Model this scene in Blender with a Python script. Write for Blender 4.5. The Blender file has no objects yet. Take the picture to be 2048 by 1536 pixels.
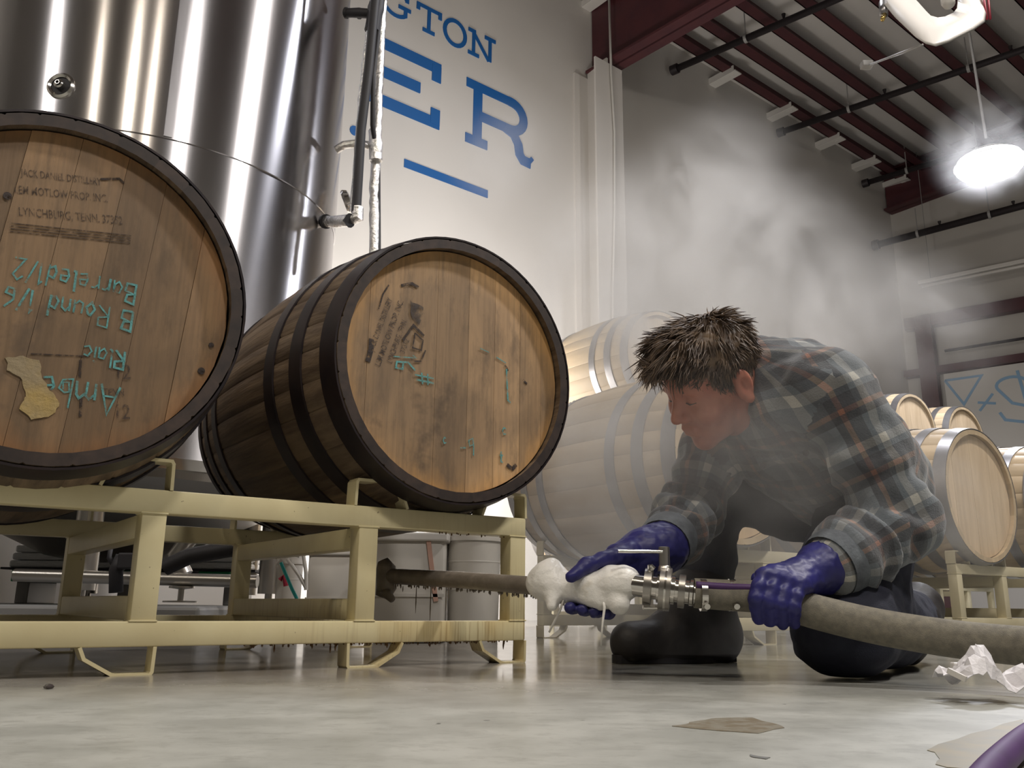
import bpy, bmesh, math, random
import numpy as np
from mathutils import Vector, Matrix, noise as mnoise
PI = math.pi
S = bpy.context.scene
COL = S.collection
rnd = random.Random(7)

# ------------------------------------------------------------------ camera, world, lights, exposure
CAMP = Vector((0, 0, .115))
RM = Matrix(((0.99994306, -0.01066979, 0.0), (-0.00262971, -0.24644791, -0.96915245), (0.01034065, 0.96909726, -0.24646194)))
FPX = 1740.0
cam = bpy.data.cameras.new('camera')
cam.sensor_width = 36; cam.lens = FPX / 2048 * 36; cam.clip_start = .02; cam.clip_end = 100
co = bpy.data.objects.new('camera', cam); COL.objects.link(co)
co.matrix_world = Matrix.Translation(CAMP) @ RM.to_4x4()
S.camera = co
W = bpy.data.worlds.new('world'); S.world = W; W.use_nodes = True
W.node_tree.nodes['Background'].inputs[0].default_value = (.9, .87, .85, 1)
W.node_tree.nodes['Background'].inputs[1].default_value = .05
S.view_settings.view_transform = 'Standard'; S.view_settings.look = 'None'
S.view_settings.exposure = 0.0; S.view_settings.gamma = 1
cy = S.cycles
cy.max_bounces = 6; cy.diffuse_bounces = 3; cy.glossy_bounces = 3; cy.transmission_bounces = 3
cy.volume_bounces = 1; cy.transparent_max_bounces = 8; cy.caustics_reflective = False; cy.caustics_refractive = False
cy.sample_clamp_indirect = 4; cy.blur_glossy = .5
cy.volume_step_rate = 2.0; cy.volume_max_steps = 80

def light(name, kind, loc, energy, col=(1, 1, 1), size=.4, target=None, sy=None):
    l = bpy.data.lights.new(name, kind); l.energy = energy; l.color = col
    if kind == 'AREA':
        l.size = size
        if sy: l.shape = 'RECTANGLE'; l.size_y = sy
        else: l.shape = 'DISK'
    else: l.shadow_soft_size = size
    o = bpy.data.objects.new(name, l); COL.objects.link(o); o.location = loc
    if target is not None:
        o.rotation_euler = (Vector(target) - Vector(loc)).to_track_quat('-Z', 'Y').to_euler()
    return o
WARM = (1, .87, .70); COOL = (.90, .92, 1.0); NEUT = (1, .95, .90)
# the hall's ceiling high-bay lamps (only one of them hangs inside the frame)
light('highbay_light', 'AREA', (3.58, 6.0, 3.22), 105, COOL, .55, (3.4, 5.2, 0))
light('highbay_light', 'AREA', (3.25, 1.98, 4.9), 175, NEUT, .38, (1.0, 1.6, 0))
light('highbay_light', 'AREA', (1.6, -1.0, 4.6), 82, NEUT, .45, (.6, .6, 0))
light('highbay_light', 'AREA', (-4.6, -.56, 4.6), 40, NEUT, .35, (-1.6, 1.0, 0))
light('highbay_light', 'AREA', (-2.5, -.96, 4.2), 14, WARM, .14, (-1.2, 1.0, 0))
light('highbay_light', 'AREA', (-1.07, -1.0, 4.2), 24, WARM, .26, (-.6, .8, 0))
light('highbay_light', 'AREA', (.01, -1.8, 4.8), 24, WARM, .16, (.2, .6, 0))
light('highbay_light', 'AREA', (1.5, 4.3, 4.9), 48, COOL, .35, (1.2, 4, 0))
light('wall_fill_light', 'AREA', (-.55, 4.9, .9), 80, NEUT, 1.0, (.5, 8.2, 2.0))  # added area light, unseen behind the tank, brightens the low wall

# ------------------------------------------------------------------ measured frame of the place
TH = math.radians(34.8244)                     # the racks stand turned by this angle
U = Vector((math.cos(TH), math.sin(TH), 0)); V = Vector((-math.sin(TH), math.cos(TH), 0))
def UV(a, b, z=0): return U * a + V * b + Vector((0, 0, z))
CP = Vector((.684, 7.5, 0)); WV = Vector((.774, .633, 0)).normalized(); FV = Vector((.770, -.638, 0)).normalized()
def at(px, py, Y):
    d = RM @ Vector((px - 1024, 768 - py, -FPX)); return CAMP + d * (Y / d.y)

# ------------------------------------------------------------------ helpers
def tag(o, label=None, cat=None, group=None, kind=None):
    if label: o['label'] = label
    if cat: o['category'] = cat
    if group: o['group'] = group
    if kind: o['kind'] = kind
    return o
def empty(name, loc=(0, 0, 0), rz=0, label=None, cat=None, group=None):
    o = bpy.data.objects.new(name, None); COL.objects.link(o); o.location = loc; o.rotation_euler = (0, 0, rz)
    o.empty_display_size = .1
    return tag(o, label, cat, group)
def link(name, me, m, parent=None, loc=None, smooth=False):
    if m is not None:
        for x in (m if isinstance(m, (list, tuple)) else [m]): me.materials.append(x)
    o = bpy.data.objects.new(name, me); COL.objects.link(o)
    if parent is not None: o.parent = parent
    if loc is not None: o.location = loc
    if smooth and len(me.polygons): me.polygons.foreach_set('use_smooth', [True] * len(me.polygons))
    return o
class MB:
    def __init__(s): s.v = []; s.f = []; s.m = []; s.mi = 0
    def add(s, vs, fs):
        n = len(s.v); s.v += [tuple(x) for x in vs]; s.f += [tuple(i + n for i in f) for f in fs]; s.m += [s.mi] * len(fs)
    def box(s, a, b, mat=None, bev=0):
        x0, y0, z0 = a; x1, y1, z1 = b
        if bev:
            bm = bmesh.new(); bmesh.ops.create_cube(bm, size=1)
            for v in bm.verts: v.co = Vector(((x0 + x1) / 2 + v.co.x * (x1 - x0), (y0 + y1) / 2 + v.co.y * (y1 - y0), (z0 + z1) / 2 + v.co.z * (z1 - z0)))
            bmesh.ops.bevel(bm, geom=bm.edges[:], offset=bev, segments=2, affect='EDGES', profile=.5)
            vs = [v.co.copy() for v in bm.verts]; bm.verts.index_update(); fs = [[v.index for v in f.verts] for f in bm.faces]; bm.free()
        else:
            vs = [Vector(p) for p in ((x0, y0, z0), (x1, y0, z0), (x1, y1, z0), (x0, y1, z0), (x0, y0, z1), (x1, y0, z1), (x1, y1, z1), (x0, y1, z1))]
            fs = [(0, 3, 2, 1), (4, 5, 6, 7), (0, 1, 5, 4), (1, 2, 6, 5), (2, 3, 7, 6), (3, 0, 4, 7)]
        if mat is not None: vs = [mat @ v for v in vs]
        s.add(vs, fs); return s
    def bar(s, a, b, w, h, bev=0, up=Vector((0, 0, 1))):
        a = Vector(a); b = Vector(b); d = b - a; L = d.length; y = d / L
        x = y.cross(up); x = x.normalized() if x.length > 1e-5 else Vector((1, 0, 0)); z = x.cross(y)
        M4 = Matrix((( x.x, y.x, z.x, a.x), (x.y, y.y, z.y, a.y), (x.z, y.z, z.z, a.z), (0, 0, 0, 1)))
        return s.box((-w / 2, 0, -h / 2), (w / 2, L, h / 2), M4, bev)
    def tube(s, pts, r, n=12, cap=True):
        pts = [Vector(p) for p in pts]; rs = r if isinstance(r, (list, tuple)) else [r] * len(pts)
        t0 = (pts[1] - pts[0]).normalized(); ref = Vector((0, 0, 1)) if abs(t0.z) < .9 else Vector((1, 0, 0))
        x = t0.cross(ref).normalized(); vs = []
        for i, p in enumerate(pts):
            t = (pts[min(i + 1, len(pts) - 1)] - pts[max(i - 1, 0)]).normalized()
            x = (x - t * x.dot(t)).normalized(); y = t.cross(x)
            for k in range(n):
                a = 2 * PI * k / n; vs.append(p + (x * math.cos(a) + y * math.sin(a)) * rs[i])
        fs = [(i * n + k, i * n + (k + 1) % n, (i + 1) * n + (k + 1) % n, (i + 1) * n + k) for i in range(len(pts) - 1) for k in range(n)]
        if cap: fs += [tuple(range(n))[::-1], tuple((len(pts) - 1) * n + k for k in range(n))]
        s.add(vs, fs); return s
    def lathe(s, prof, n=32, mat=None, closed=False):          # profile (radius, z) about local Z
        vs = []; m = len(prof)
        for (r, z) in prof:
            for k in range(n):
                a = 2 * PI * k / n; vs.append(Vector((r * math.cos(a), r * math.sin(a), z)))
        if mat is not None: vs = [mat @ v for v in vs]
        fs = [(i * n + k, i * n + (k + 1) % n, ((i + 1) % m) * n + (k + 1) % n, ((i + 1) % m) * n + k) for i in range(m if closed else m - 1) for k in range(n)]
        s.add(vs, fs); return s
    def prism(s, poly, y0, y1, mat=None):                      # polygon (x, z) extruded along y
        n = len(poly); vs = [Vector((x, y0, z)) for x, z in poly] + [Vector((x, y1, z)) for x, z in poly]
        if mat is not None: vs = [mat @ v for v in vs]
        s.add(vs, [tuple(range(n)), tuple(range(2 * n - 1, n - 1, -1))] + [(i, i + n, (i + 1) % n + n, (i + 1) % n) for i in range(n)]); return s
    def ribbon(s, pts, w, y0, y1, mat=None):                   # flat mitred stroke in the (x, z) plane
        P = [Vector((p[0], p[1])) for p in pts]; Lp = []; Rp = []
        for i, p in enumerate(P):
            a = (p - P[i - 1]).normalized() if i else None; b = (P[i + 1] - p).normalized() if i < len(P) - 1 else None
            d = a or b; 
            if a and b:
                d = a + b; d = d.normalized() if d.length > .2 else b
            k = 1 / max(.5, abs(d.dot(b or a))); nn = Vector((-d.y, d.x)) * (w / 2 * k); Lp.append(p + nn); Rp.append(p - nn)
        for i in range(len(P) - 1):
            s.prism([tuple(Rp[i]), tuple(Rp[i + 1]), tuple(Lp[i + 1]), tuple(Lp[i])], y0, y1, mat)
        return s
    def build(s, name, m, parent=None, smooth=False, loc=None, auto=None):
        me = bpy.data.meshes.new(name); me.from_pydata(s.v, [], s.f); me.update()
        bm = bmesh.new(); bm.from_mesh(me); bmesh.ops.recalc_face_normals(bm, faces=bm.faces[:]); bm.to_mesh(me); bm.free()
        o = link(name, me, m, parent, loc, smooth or auto is not None)
        if isinstance(m, (list, tuple)) and len(m) > 1: me.polygons.foreach_set('material_index', s.m)
        if auto is not None: me.set_sharp_from_angle(angle=math.radians(auto))
        return o
def copy_tree(o, parent=None):
    c = o.copy(); COL.objects.link(c)
    if parent is not None: c.parent = parent
    for ch in list(o.children): copy_tree(ch, c)
    return c

# ------------------------------------------------------------------ materials
def mat(name, col, rough=.5, metal=0., col2=None, sc=(6, 6, 6), lo=.35, hi=.65, detail=4, bump=0, bsc=None, rand=0, rough2=None,
        spec=.5, coat=0, emit=None, sheen=0, hook=None, sss=0):
    m = bpy.data.materials.new(name); m.use_nodes = True; nt = m.node_tree; N = nt.nodes; L = nt.links
    b = N['Principled BSDF']; b.inputs['Base Color'].default_value = (*col, 1); b.inputs['Roughness'].default_value = rough
    b.inputs['Metallic'].default_value = metal; b.inputs['Specular IOR Level'].default_value = spec
    if coat: b.inputs['Coat Weight'].default_value = coat; b.inputs['Coat Roughness'].default_value = .12
    if sheen: b.inputs['Sheen Weight'].default_value = sheen; b.inputs['Sheen Roughness'].default_value = .5
    if sss: b.inputs['Subsurface Weight'].default_value = sss; b.inputs['Subsurface Scale'].default_value = .02
    if emit: b.inputs['Emission Color'].default_value = (*emit[0], 1); b.inputs['Emission Strength'].default_value = emit[1]
    tc = N.new('ShaderNodeTexCoord'); out = None
    def noise(scale, det=4, rg=.55, dist=0):
        mp = N.new('ShaderNodeMapping'); mp.inputs['Scale'].default_value = scale; L.new(tc.outputs['Object'], mp.inputs[0])
        n = N.new('ShaderNodeTexNoise'); n.inputs['Scale'].default_value = 1; n.inputs['Detail'].default_value = det
        n.inputs['Roughness'].default_value = rg; n.inputs['Distortion'].default_value = dist
        L.new(mp.outputs[0], n.inputs['Vector']); return n.outputs['Fac']
    def ramp(v, a, c):
        r = N.new('ShaderNodeMapRange'); r.inputs[1].default_value = a; r.inputs[2].default_value = c; L.new(v, r.inputs[0]); return r.outputs[0]
    def mix(f, a, c, mode='MIX'):
        x = N.new('ShaderNodeMix'); x.data_type = 'RGBA'; x.blend_type = mode
        for i, q in ((0, f), (6, a), (7, c)):
            if hasattr(q, 'node'): L.new(q, x.inputs[i])
            else: x.inputs[i].default_value = q if i == 0 else (*q[:3], 1)
        return x.outputs[2]
    def math_(op, a, c=None):
        x = N.new('ShaderNodeMath'); x.operation = op
        for i, q in enumerate((a, c)):
            if q is None: continue
            if hasattr(q, 'node'): L.new(q, x.inputs[i])
            else: x.inputs[i].default_value = q
        return x.outputs[0]
    cur = tuple(col)
    if col2 is not None:
        f = ramp(noise(sc, detail), lo, hi); cur = mix(f, col, col2)
        if rough2 is not None:
            r = N.new('ShaderNodeMapRange'); r.inputs[3].default_value = rough; r.inputs[4].default_value = rough2; L.new(f, r.inputs[0]); L.new(r.outputs[0], b.inputs['Roughness'])
    if rand:
        oi = N.new('ShaderNodeObjectInfo'); r = N.new('ShaderNodeMapRange'); r.inputs[3].default_value = 1 - rand; r.inputs[4].default_value = 1 + rand * .6
        L.new(oi.outputs['Random'], r.inputs[0])
        cb = N.new('ShaderNodeCombineColor'); [L.new(r.outputs[0], cb.inputs[i]) for i in range(3)]
        cur = mix(1.0, cur, cb.outputs[0], 'MULTIPLY'); tone = cb.outputs[0]
    kit = dict(N=N, L=L, b=b, tc=tc, noise=noise, ramp=ramp, mix=mix, math=math_)
    if hook: cur = hook(kit, cur) or cur
    if hook and rand: cur = mix(.55, cur, mix(1.0, cur, tone, 'MULTIPLY'))
    if hasattr(cur, 'node'): L.new(cur, b.inputs['Base Color'])
    else: b.inputs['Base Color'].default_value = (*cur[:3], 1)
    if bump:
        bp = N.new('ShaderNodeBump'); bp.inputs['Strength'].default_value = bump; bp.inputs['Distance'].default_value = .01
        L.new(noise(bsc or sc, 5), bp.inputs['Height']); L.new(bp.outputs[0], b.inputs['Normal'])
    return m

def aniso(kit, cur):
    b = kit['b']; tg = kit['N'].new('ShaderNodeTangent'); tg.direction_type = 'RADIAL'; tg.axis = 'Z'
    kit['L'].new(tg.outputs[0], b.inputs['Tangent']); b.inputs['Anisotropic'].default_value = .93; b.inputs['Anisotropic Rotation'].default_value = .25
def rust_streaks(kit, cur):                                     # brown liquor run down the right half of the front rack
    sp = kit['N'].new('ShaderNodeSeparateXYZ'); kit['L'].new(kit['tc'].outputs['Object'], sp.inputs[0])
    g = kit['ramp'](sp.outputs[0], .58, .95)
    zlow = kit['ramp'](sp.outputs[2], .20, .06)
    f = kit['ramp'](kit['noise']((150, 150, 5), 3, .6, .4), .52, .70)
    f2 = kit['ramp'](kit['noise']((14, 14, 5), 3), .40, .62)
    f = kit['math']('MULTIPLY', kit['math']('MULTIPLY', f, g), kit['math']('ADD', kit['math']('MULTIPLY', zlow, .9), .12))
    f2 = kit['math']('MULTIPLY', kit['math']('MULTIPLY', f2, g), zlow)
    c = kit['mix'](kit['math']('MULTIPLY', f2, .55), cur, (.52, .36, .13))
    c = kit['mix'](kit['math']('MULTIPLY', f, .7), c, (.30, .19, .075))
    sp2 = kit['ramp'](kit['noise']((120, 120, 120), 2), .72, .76)
    return kit['mix'](kit['math']('MULTIPLY', sp2, .6), c, (.12, .07, .03))
def floor_hook(kit, cur):
    sp = kit['N'].new('ShaderNodeSeparateXYZ'); kit['L'].new(kit['tc'].outputs['Object'], sp.inputs[0])
    n1 = kit['noise']((1.6, 1.6, 1), 6); n2 = kit['noise']((9, 9, 1), 5); n3 = kit['noise']((60, 60, 1), 3)
    c = kit['mix'](kit['ramp'](n2, .40, .62), cur, (.46, .465, .43)); c = kit['mix'](kit['math']('MULTIPLY', kit['ramp'](kit['noise']((22, 34, 1), 6, .75), .50, .62), .35), c, (.24, .24, .215)); c = kit['mix'](kit['math']('MULTIPLY', kit['ramp'](n3, .6, .75), .3), c, (.20, .20, .18))
    c = kit['mix'](kit['math']('MULTIPLY', kit['ramp'](kit['noise']((33, 33, 1), 2), .735, .76), .8), c, (.05, .05, .045))
    wet = kit['ramp'](kit['math']('ADD', sp.outputs[1], kit['math']('MULTIPLY', n1, .55)), 1.30, 1.80)       # wet from the rack backwards
    dirt = kit['math']('MULTIPLY', kit['ramp'](kit['math']('ADD', kit['math']('MULTIPLY', sp.outputs[0], 1.0), kit['math']('MULTIPLY', n2, .5)), .55, .05), wet)
    c = kit['mix'](kit['math']('MULTIPLY', wet, .5), c, (.20, .19, .165))
    c = kit['mix'](kit['math']('MULTIPLY', dirt, .45), c, (.12, .07, .045))
    r = kit['N'].new('ShaderNodeMapRange'); r.inputs[3].default_value = .34; r.inputs[4].default_value = .09
    kit['L'].new(wet, r.inputs[0])
    rr = kit['math']('ADD', r.outputs[0], kit['math']('MULTIPLY', n2, .12)); kit['L'].new(rr, kit['b'].inputs['Roughness'])
    return c
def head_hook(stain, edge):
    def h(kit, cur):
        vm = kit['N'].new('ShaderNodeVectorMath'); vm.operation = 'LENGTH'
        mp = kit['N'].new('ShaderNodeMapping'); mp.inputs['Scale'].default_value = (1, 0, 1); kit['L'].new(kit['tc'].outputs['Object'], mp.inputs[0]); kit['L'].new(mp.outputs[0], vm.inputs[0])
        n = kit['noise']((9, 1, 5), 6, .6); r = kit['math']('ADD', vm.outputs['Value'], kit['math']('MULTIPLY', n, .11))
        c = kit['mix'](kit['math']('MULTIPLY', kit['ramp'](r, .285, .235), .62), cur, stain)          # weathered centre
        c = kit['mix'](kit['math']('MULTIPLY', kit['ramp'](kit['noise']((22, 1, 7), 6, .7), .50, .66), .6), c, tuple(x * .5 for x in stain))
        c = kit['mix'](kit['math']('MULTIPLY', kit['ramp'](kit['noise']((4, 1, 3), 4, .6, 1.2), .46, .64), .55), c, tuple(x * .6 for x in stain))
        c = kit['mix'](kit['math']('MULTIPLY', kit['ramp'](r, .285, .33), .75), c, edge)  # orange glow around the rim, put into the wood colour
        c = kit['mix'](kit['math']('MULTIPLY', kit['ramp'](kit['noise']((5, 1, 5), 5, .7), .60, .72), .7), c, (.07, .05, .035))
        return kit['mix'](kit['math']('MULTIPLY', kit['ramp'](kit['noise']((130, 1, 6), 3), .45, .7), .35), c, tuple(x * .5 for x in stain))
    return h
M = {}
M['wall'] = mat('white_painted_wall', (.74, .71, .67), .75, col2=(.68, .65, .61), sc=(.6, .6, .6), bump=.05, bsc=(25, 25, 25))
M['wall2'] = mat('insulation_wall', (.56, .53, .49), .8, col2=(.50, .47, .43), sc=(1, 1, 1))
M['roof'] = mat('white_roof_insulation', (.76, .72, .68), .7, col2=(.70, .66, .62), sc=(1.2, 1.2, 1.2), bump=.1, bsc=(3, 3, 3))
M['maroon'] = mat('maroon_steel_primer', (.085, .022, .026), .5, col2=(.065, .018, .024), sc=(5, 5, 5))
M['floor'] = mat('sealed_concrete', (.36, .365, .335), .3, hook=floor_hook, spec=.5)
M['blue'] = mat('blue_wall_paint', (.006, .115, .38), .6)
M['paleblue'] = mat('pale_blue_chalk_paint', (.30, .47, .66), .7)
M['steel'] = mat('brushed_tank_steel', (.64, .625, .64), .24, 1, hook=aniso, col2=(.54, .525, .54), sc=(3, 3, .25), lo=.3, hi=.7, bump=.035, bsc=(4, 4, .6))
M['pol'] = mat('polished_steel', (.70, .68, .64), .16, 1)
M['dullsteel'] = mat('dull_stainless_steel', (.42, .40, .37), .32, 1)
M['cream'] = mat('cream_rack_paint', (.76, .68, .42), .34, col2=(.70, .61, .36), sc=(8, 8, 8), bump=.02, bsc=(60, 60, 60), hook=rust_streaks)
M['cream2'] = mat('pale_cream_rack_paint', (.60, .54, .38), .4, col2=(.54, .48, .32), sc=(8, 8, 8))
M['stave'] = mat('weathered_barrel_oak', (.21, .150, .095), .7, col2=(.10, .068, .045), sc=(45, 3, 45), rand=.35, bump=.35, bsc=(90, 5, 90), detail=6)
M['chime'] = mat('dark_stave_end', (.050, .032, .025), .65, col2=(.025, .017, .015), sc=(40, 40, 40), rand=.3)
M['iron'] = mat('dark_hoop_iron', (.016, .012, .015), .42, .3, col2=(.028, .018, .018), sc=(20, 20, 20))
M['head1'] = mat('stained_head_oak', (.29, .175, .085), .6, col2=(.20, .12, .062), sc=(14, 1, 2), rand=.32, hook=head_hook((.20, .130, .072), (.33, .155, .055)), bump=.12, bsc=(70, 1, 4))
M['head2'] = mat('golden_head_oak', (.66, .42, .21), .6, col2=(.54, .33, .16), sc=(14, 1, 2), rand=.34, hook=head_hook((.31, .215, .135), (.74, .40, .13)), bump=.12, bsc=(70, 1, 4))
M['newstave'] = mat('new_pale_oak', (.52, .40, .25), .6, col2=(.44, .33, .20), sc=(30, 2, 30), rand=.16)
M['newhead'] = mat('new_pale_oak_head', (.60, .46, .30), .6, col2=(.50, .37, .23), sc=(30, 1, 3), rand=.10)
M['galv'] = mat('galvanised_hoop', (.33, .32, .32), .34, .8, col2=(.26, .25, .25), sc=(12, 12, 12))
def worn(lo_, hi_, sc_, mx=1.0):
    def h(kit, cur):
        kit['L'].new(kit['math']('MULTIPLY', kit['ramp'](kit['noise'](sc_, 4, .7), lo_, hi_), mx), kit['b'].inputs['Alpha'])
    return h
M['ink'] = mat('faded_stencil_ink', (.055, .042, .04), .8, hook=worn(.36, .54, (110, 110, 110), .85))
M['ink2'] = mat('pale_faded_stencil_ink', (.05, .034, .028), .8, hook=worn(.36, .56, (110, 110, 110), .8))
M['chalk'] = mat('turquoise_chalk', (.15, .42, .42), .85, hook=worn(.36, .62, (60, 60, 60), .9))
M['foil'] = mat('crinkled_foil', (.80, .79, .77), .22, 1, bump=1.0, bsc=(45, 45, 45))
M['black'] = mat('black_rubber_foam', (.014, .013, .016), .6)
M['white'] = mat('white_enamel', (.72, .69, .65), .3)
M['whitepipe'] = mat('white_pipe', (.62, .60, .56), .4)
M['brass'] = mat('brass', (.55, .40, .14), .3, 1)
M['red'] = mat('red_cable', (.28, .01, .03), .5)
M['green'] = mat('green_plastic', (.02, .28, .10), .5)
M['lamp'] = mat('lit_lamp_lens', (1, 1, 1), .5, emit=((.93, .93, 1.0), 14))
M['darkpipe'] = mat('dark_sprinkler_pipe', (.03, .024, .026), .5, .3)
M['conduit'] = mat('grey_conduit', (.35, .34, .33), .45)
M['poly'] = mat('hazy_plastic', (.60, .57, .52), .35)
M['pale'] = mat('pale_cardboard', (.58, .55, .50), .8)

def quad(name, pts, m, parent=None):
    me = bpy.data.meshes.new(name); me.from_pydata([tuple(p) for p in pts], [], [tuple(range(len(pts)))]); return link(name, me, m, parent)
def slab(name, a, b, z0, z1, th, nrm, m):                       # a wall: vertical slab from a to b, thickness outward
    mb = MB(); a = Vector(a); b = Vector(b); n = Vector(nrm) * th
    vs = [a + Vector((0, 0, z0)), b + Vector((0, 0, z0)), b + n + Vector((0, 0, z0)), a + n + Vector((0, 0, z0))]
    vs += [v + Vector((0, 0, z1 - z0)) for v in vs]
    mb.add(vs, [(0, 3, 2, 1), (4, 5, 6, 7), (0, 1, 5, 4), (1, 2, 6, 5), (2, 3, 7, 6), (3, 0, 4, 7)])
    return tag(mb.build(name, m), kind='structure')

# ------------------------------------------------------------------ the hall
NL = Vector((-WV.y, WV.x, 0))                                    # outward normal of the lettered wall
CORN = CP + WV * 5.97
A0 = CP - WV * 18; B0 = CORN + FV * 12.5; C0 = A0 + FV * 12.5
FN = Vector((-FV.y, FV.x, 0))                                    # outward normal of far wall
EZ = 5.91; TP = math.tan(math.radians(7))
floor = MB(); floor.box((-16, -14, -.1), (17, 14, 0)); tag(floor.build('floor', M['floor']), kind='structure')
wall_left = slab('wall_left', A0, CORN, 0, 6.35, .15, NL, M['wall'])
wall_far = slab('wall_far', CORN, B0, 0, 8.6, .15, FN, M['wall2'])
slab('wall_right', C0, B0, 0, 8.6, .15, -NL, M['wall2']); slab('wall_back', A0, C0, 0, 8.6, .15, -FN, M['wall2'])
def roofz(p): return EZ + TP * ((p - CP).dot(-NL))
mb = MB(); rp = []
for p in (A0 + NL * .15, CORN + NL * .15 + FN * .15, B0 + FN * .15, C0):
    rp.append(Vector((p.x, p.y, roofz(p) + .20)))
mb.add(rp + [p + Vector((0, 0, .06)) for p in rp], [(0, 1, 2, 3), (4, 7, 6, 5), (0, 4, 5, 1), (1, 5, 6, 2), (2, 6, 7, 3), (3, 7, 4, 0)])
ceiling = tag(mb.build('ceiling', M['roof']), kind='structure')
# lettered wall: local frame x along the wall, y towards the room, z up
WM = Matrix((( WV.x, -NL.x, 0, CP.x), (WV.y, -NL.y, 0, CP.y), (0, 0, 1, 0), (0, 0, 0, 1)))
FM = Matrix((( FV.x, -FN.x, 0, CORN.x), (FV.y, -FN.y, 0, CORN.y), (0, 0, 1, 0), (0, 0, 0, 1)))
def paint(name, strokes, w, mtx, m, parent, th=.006):
    mb = MB()
    for si, st in enumerate(strokes):
        ww = w
        if isinstance(st, tuple): ww, st = st
        mb.ribbon(st, ww, -.002, th + si * .0009, mtx)
    return mb.build(name, m, parent)
def arc(cx, cz, rx, rz, a0, a1, n=14): return [(cx + rx * math.cos(math.radians(a0 + (a1 - a0) * i / n)), cz + rz * math.sin(math.radians(a0 + (a1 - a0) * i / n))) for i in range(n + 1)]
paint('letter_e', [(.11, [(-2.31, 3.90), (-2.31, 4.51)]), (.10, [(-2.36, 4.46), (-1.69, 4.46)]), (.10, [(-2.36, 3.95), (-1.69, 3.95)]), (.09, [(-1.735, 4.48), (-1.735, 4.33)]),
                   (.09, [(-1.735, 3.93), (-1.735, 4.075)]), (.095, [(-2.31, 4.205), (-1.89, 4.205)])], .1, WM, M['blue'], wall_left)
paint('letter_r', [(.095, [(-1.30, 3.90), (-1.30, 4.51)]), (.085, [(-1.425, 4.468), (-.95, 4.468)]), (.085, [(-1.425, 3.94), (-1.19, 3.94)]),
                   (.09, [(-.96, 4.467)] + arc(-.93, 4.33, .145, .137, 90, -90, 12) + [(-1.28, 4.193)]),
                   (.095, [(-1.0, 4.19), (-.90, 4.16), (-.845, 4.08), (-.83, 3.99), (-.79, 3.945), (-.70, 3.94)]), (.04, [(-.71, 3.96), (-.68, 4.0)])], .09, WM, M['blue'], wall_left)
paint('letter_g', [arc(-2.15, 4.88, .125, .115, 40, 318, 20), [(-2.06, 4.86), (-2.06, 4.79)], [(-2.13, 4.865), (-2.01, 4.865)], [(-2.05, 4.99), (-2.05, 4.93)]], .034, WM, M['blue'], wall_left)
paint('letter_t', [[(-1.955, 4.985), (-1.705, 4.985)], [(-1.83, 4.985), (-1.83, 4.765)], [(-1.89, 4.765), (-1.77, 4.765)], [(-1.94, 5.0), (-1.94, 4.93)], [(-1.72, 5.0), (-1.72, 4.93)]], .034, WM, M['blue'], wall_left)
paint('letter_o', [arc(-1.56, 4.88, .108, .118, 0, 360, 24)], .038, WM, M['blue'], wall_left)
paint('letter_n', [[(-1.36, 4.765), (-1.36, 4.99)], [(-1.37, 4.99), (-1.19, 4.765)], [(-1.18, 4.765), (-1.18, 4.99)], [(-1.42, 4.765), (-1.30, 4.765)], [(-1.42, 4.99), (-1.34, 4.99)], [(-1.24, 4.99), (-1.12, 4.99)]], .034, WM, M['blue'], wall_left)
paint('painted_bar', [[(-2.01, 3.49), (-1.175, 3.49)]], .07, WM, M['blue'], wall_left)
paint('painted_dot', [arc(-2.46, 3.60, .02, .02, 0, 360, 12)], .04, WM, M['blue'], wall_left)
# column and rafter of the frame, wall brackets
mb = MB()
mb.box((-.16, 0, 0), (.20, .02, 5.1), WM); mb.box((-.16, .28, 0), (.20, .30, 5.13), WM); mb.box((.01, .02, 0), (.03, .28, 5.2), WM)
tag(mb.build('trim_1', M['wall']), kind='structure')
mb = MB(); f2 = FV.dot(-NL)
def rafter(s, dep, name, L=11.5, hw=.11):
    mb = MB(); a = CP + WV * s
    for (h0, h1, w) in ((-dep, -dep + .025, hw), (-dep, 0.17, .012), (.14, .17, hw)):
        vs = []
        for t in (0.02, L):
            p = a + FV * t; z = EZ + TP * t * f2; q = 1.0
            for sx in (-1, 1):
                for hh in (h0, h1):
                    vs.append(p + WV * (w * sx) + Vector((0, 0, z + hh)))
        mb.add(vs, [(0, 1, 3, 2), (4, 6, 7, 5), (0, 4, 5, 1), (2, 3, 7, 6), (0, 2, 6, 4), (1, 5, 7, 3)])
    return tag(mb.build(name, M['maroon']), kind='structure')
rafter(.09, .76, 'trim_2'); rafter(5.86, .42, 'trim_3')
for t in [.19, .51, .90, 1.30, 1.75] + [2.20 + .45 * k for k in range(20)]:
    mb = MB(); p0 = CP - NL * t - WV * 9; p1 = CP - NL * t + WV * (5.95 + t * .19); z = EZ + TP * t
    for w, h0, h1 in ((.122, 0, .02), (.012, 0, .19)):
        for q in (0,):
            off = -NL * (w / 2 if w > .05 else 0)
            vs = []
            for p in (p0, p1):
                for sx in (0, 1):
                    for hh in (h0, h1): vs.append(p - NL * (w * sx) + Vector((0, 0, z + hh)))
            mb.add(vs, [(0, 1, 3, 2), (4, 6, 7, 5), (0, 4, 5, 1), (2, 3, 7, 6), (0, 2, 6, 4), (1, 5, 7, 3)])
    tag(mb.build('trim_4', M['maroon'], ceiling), None) if False else mb.build('roof_purlin', M['maroon'], ceiling)
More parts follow.
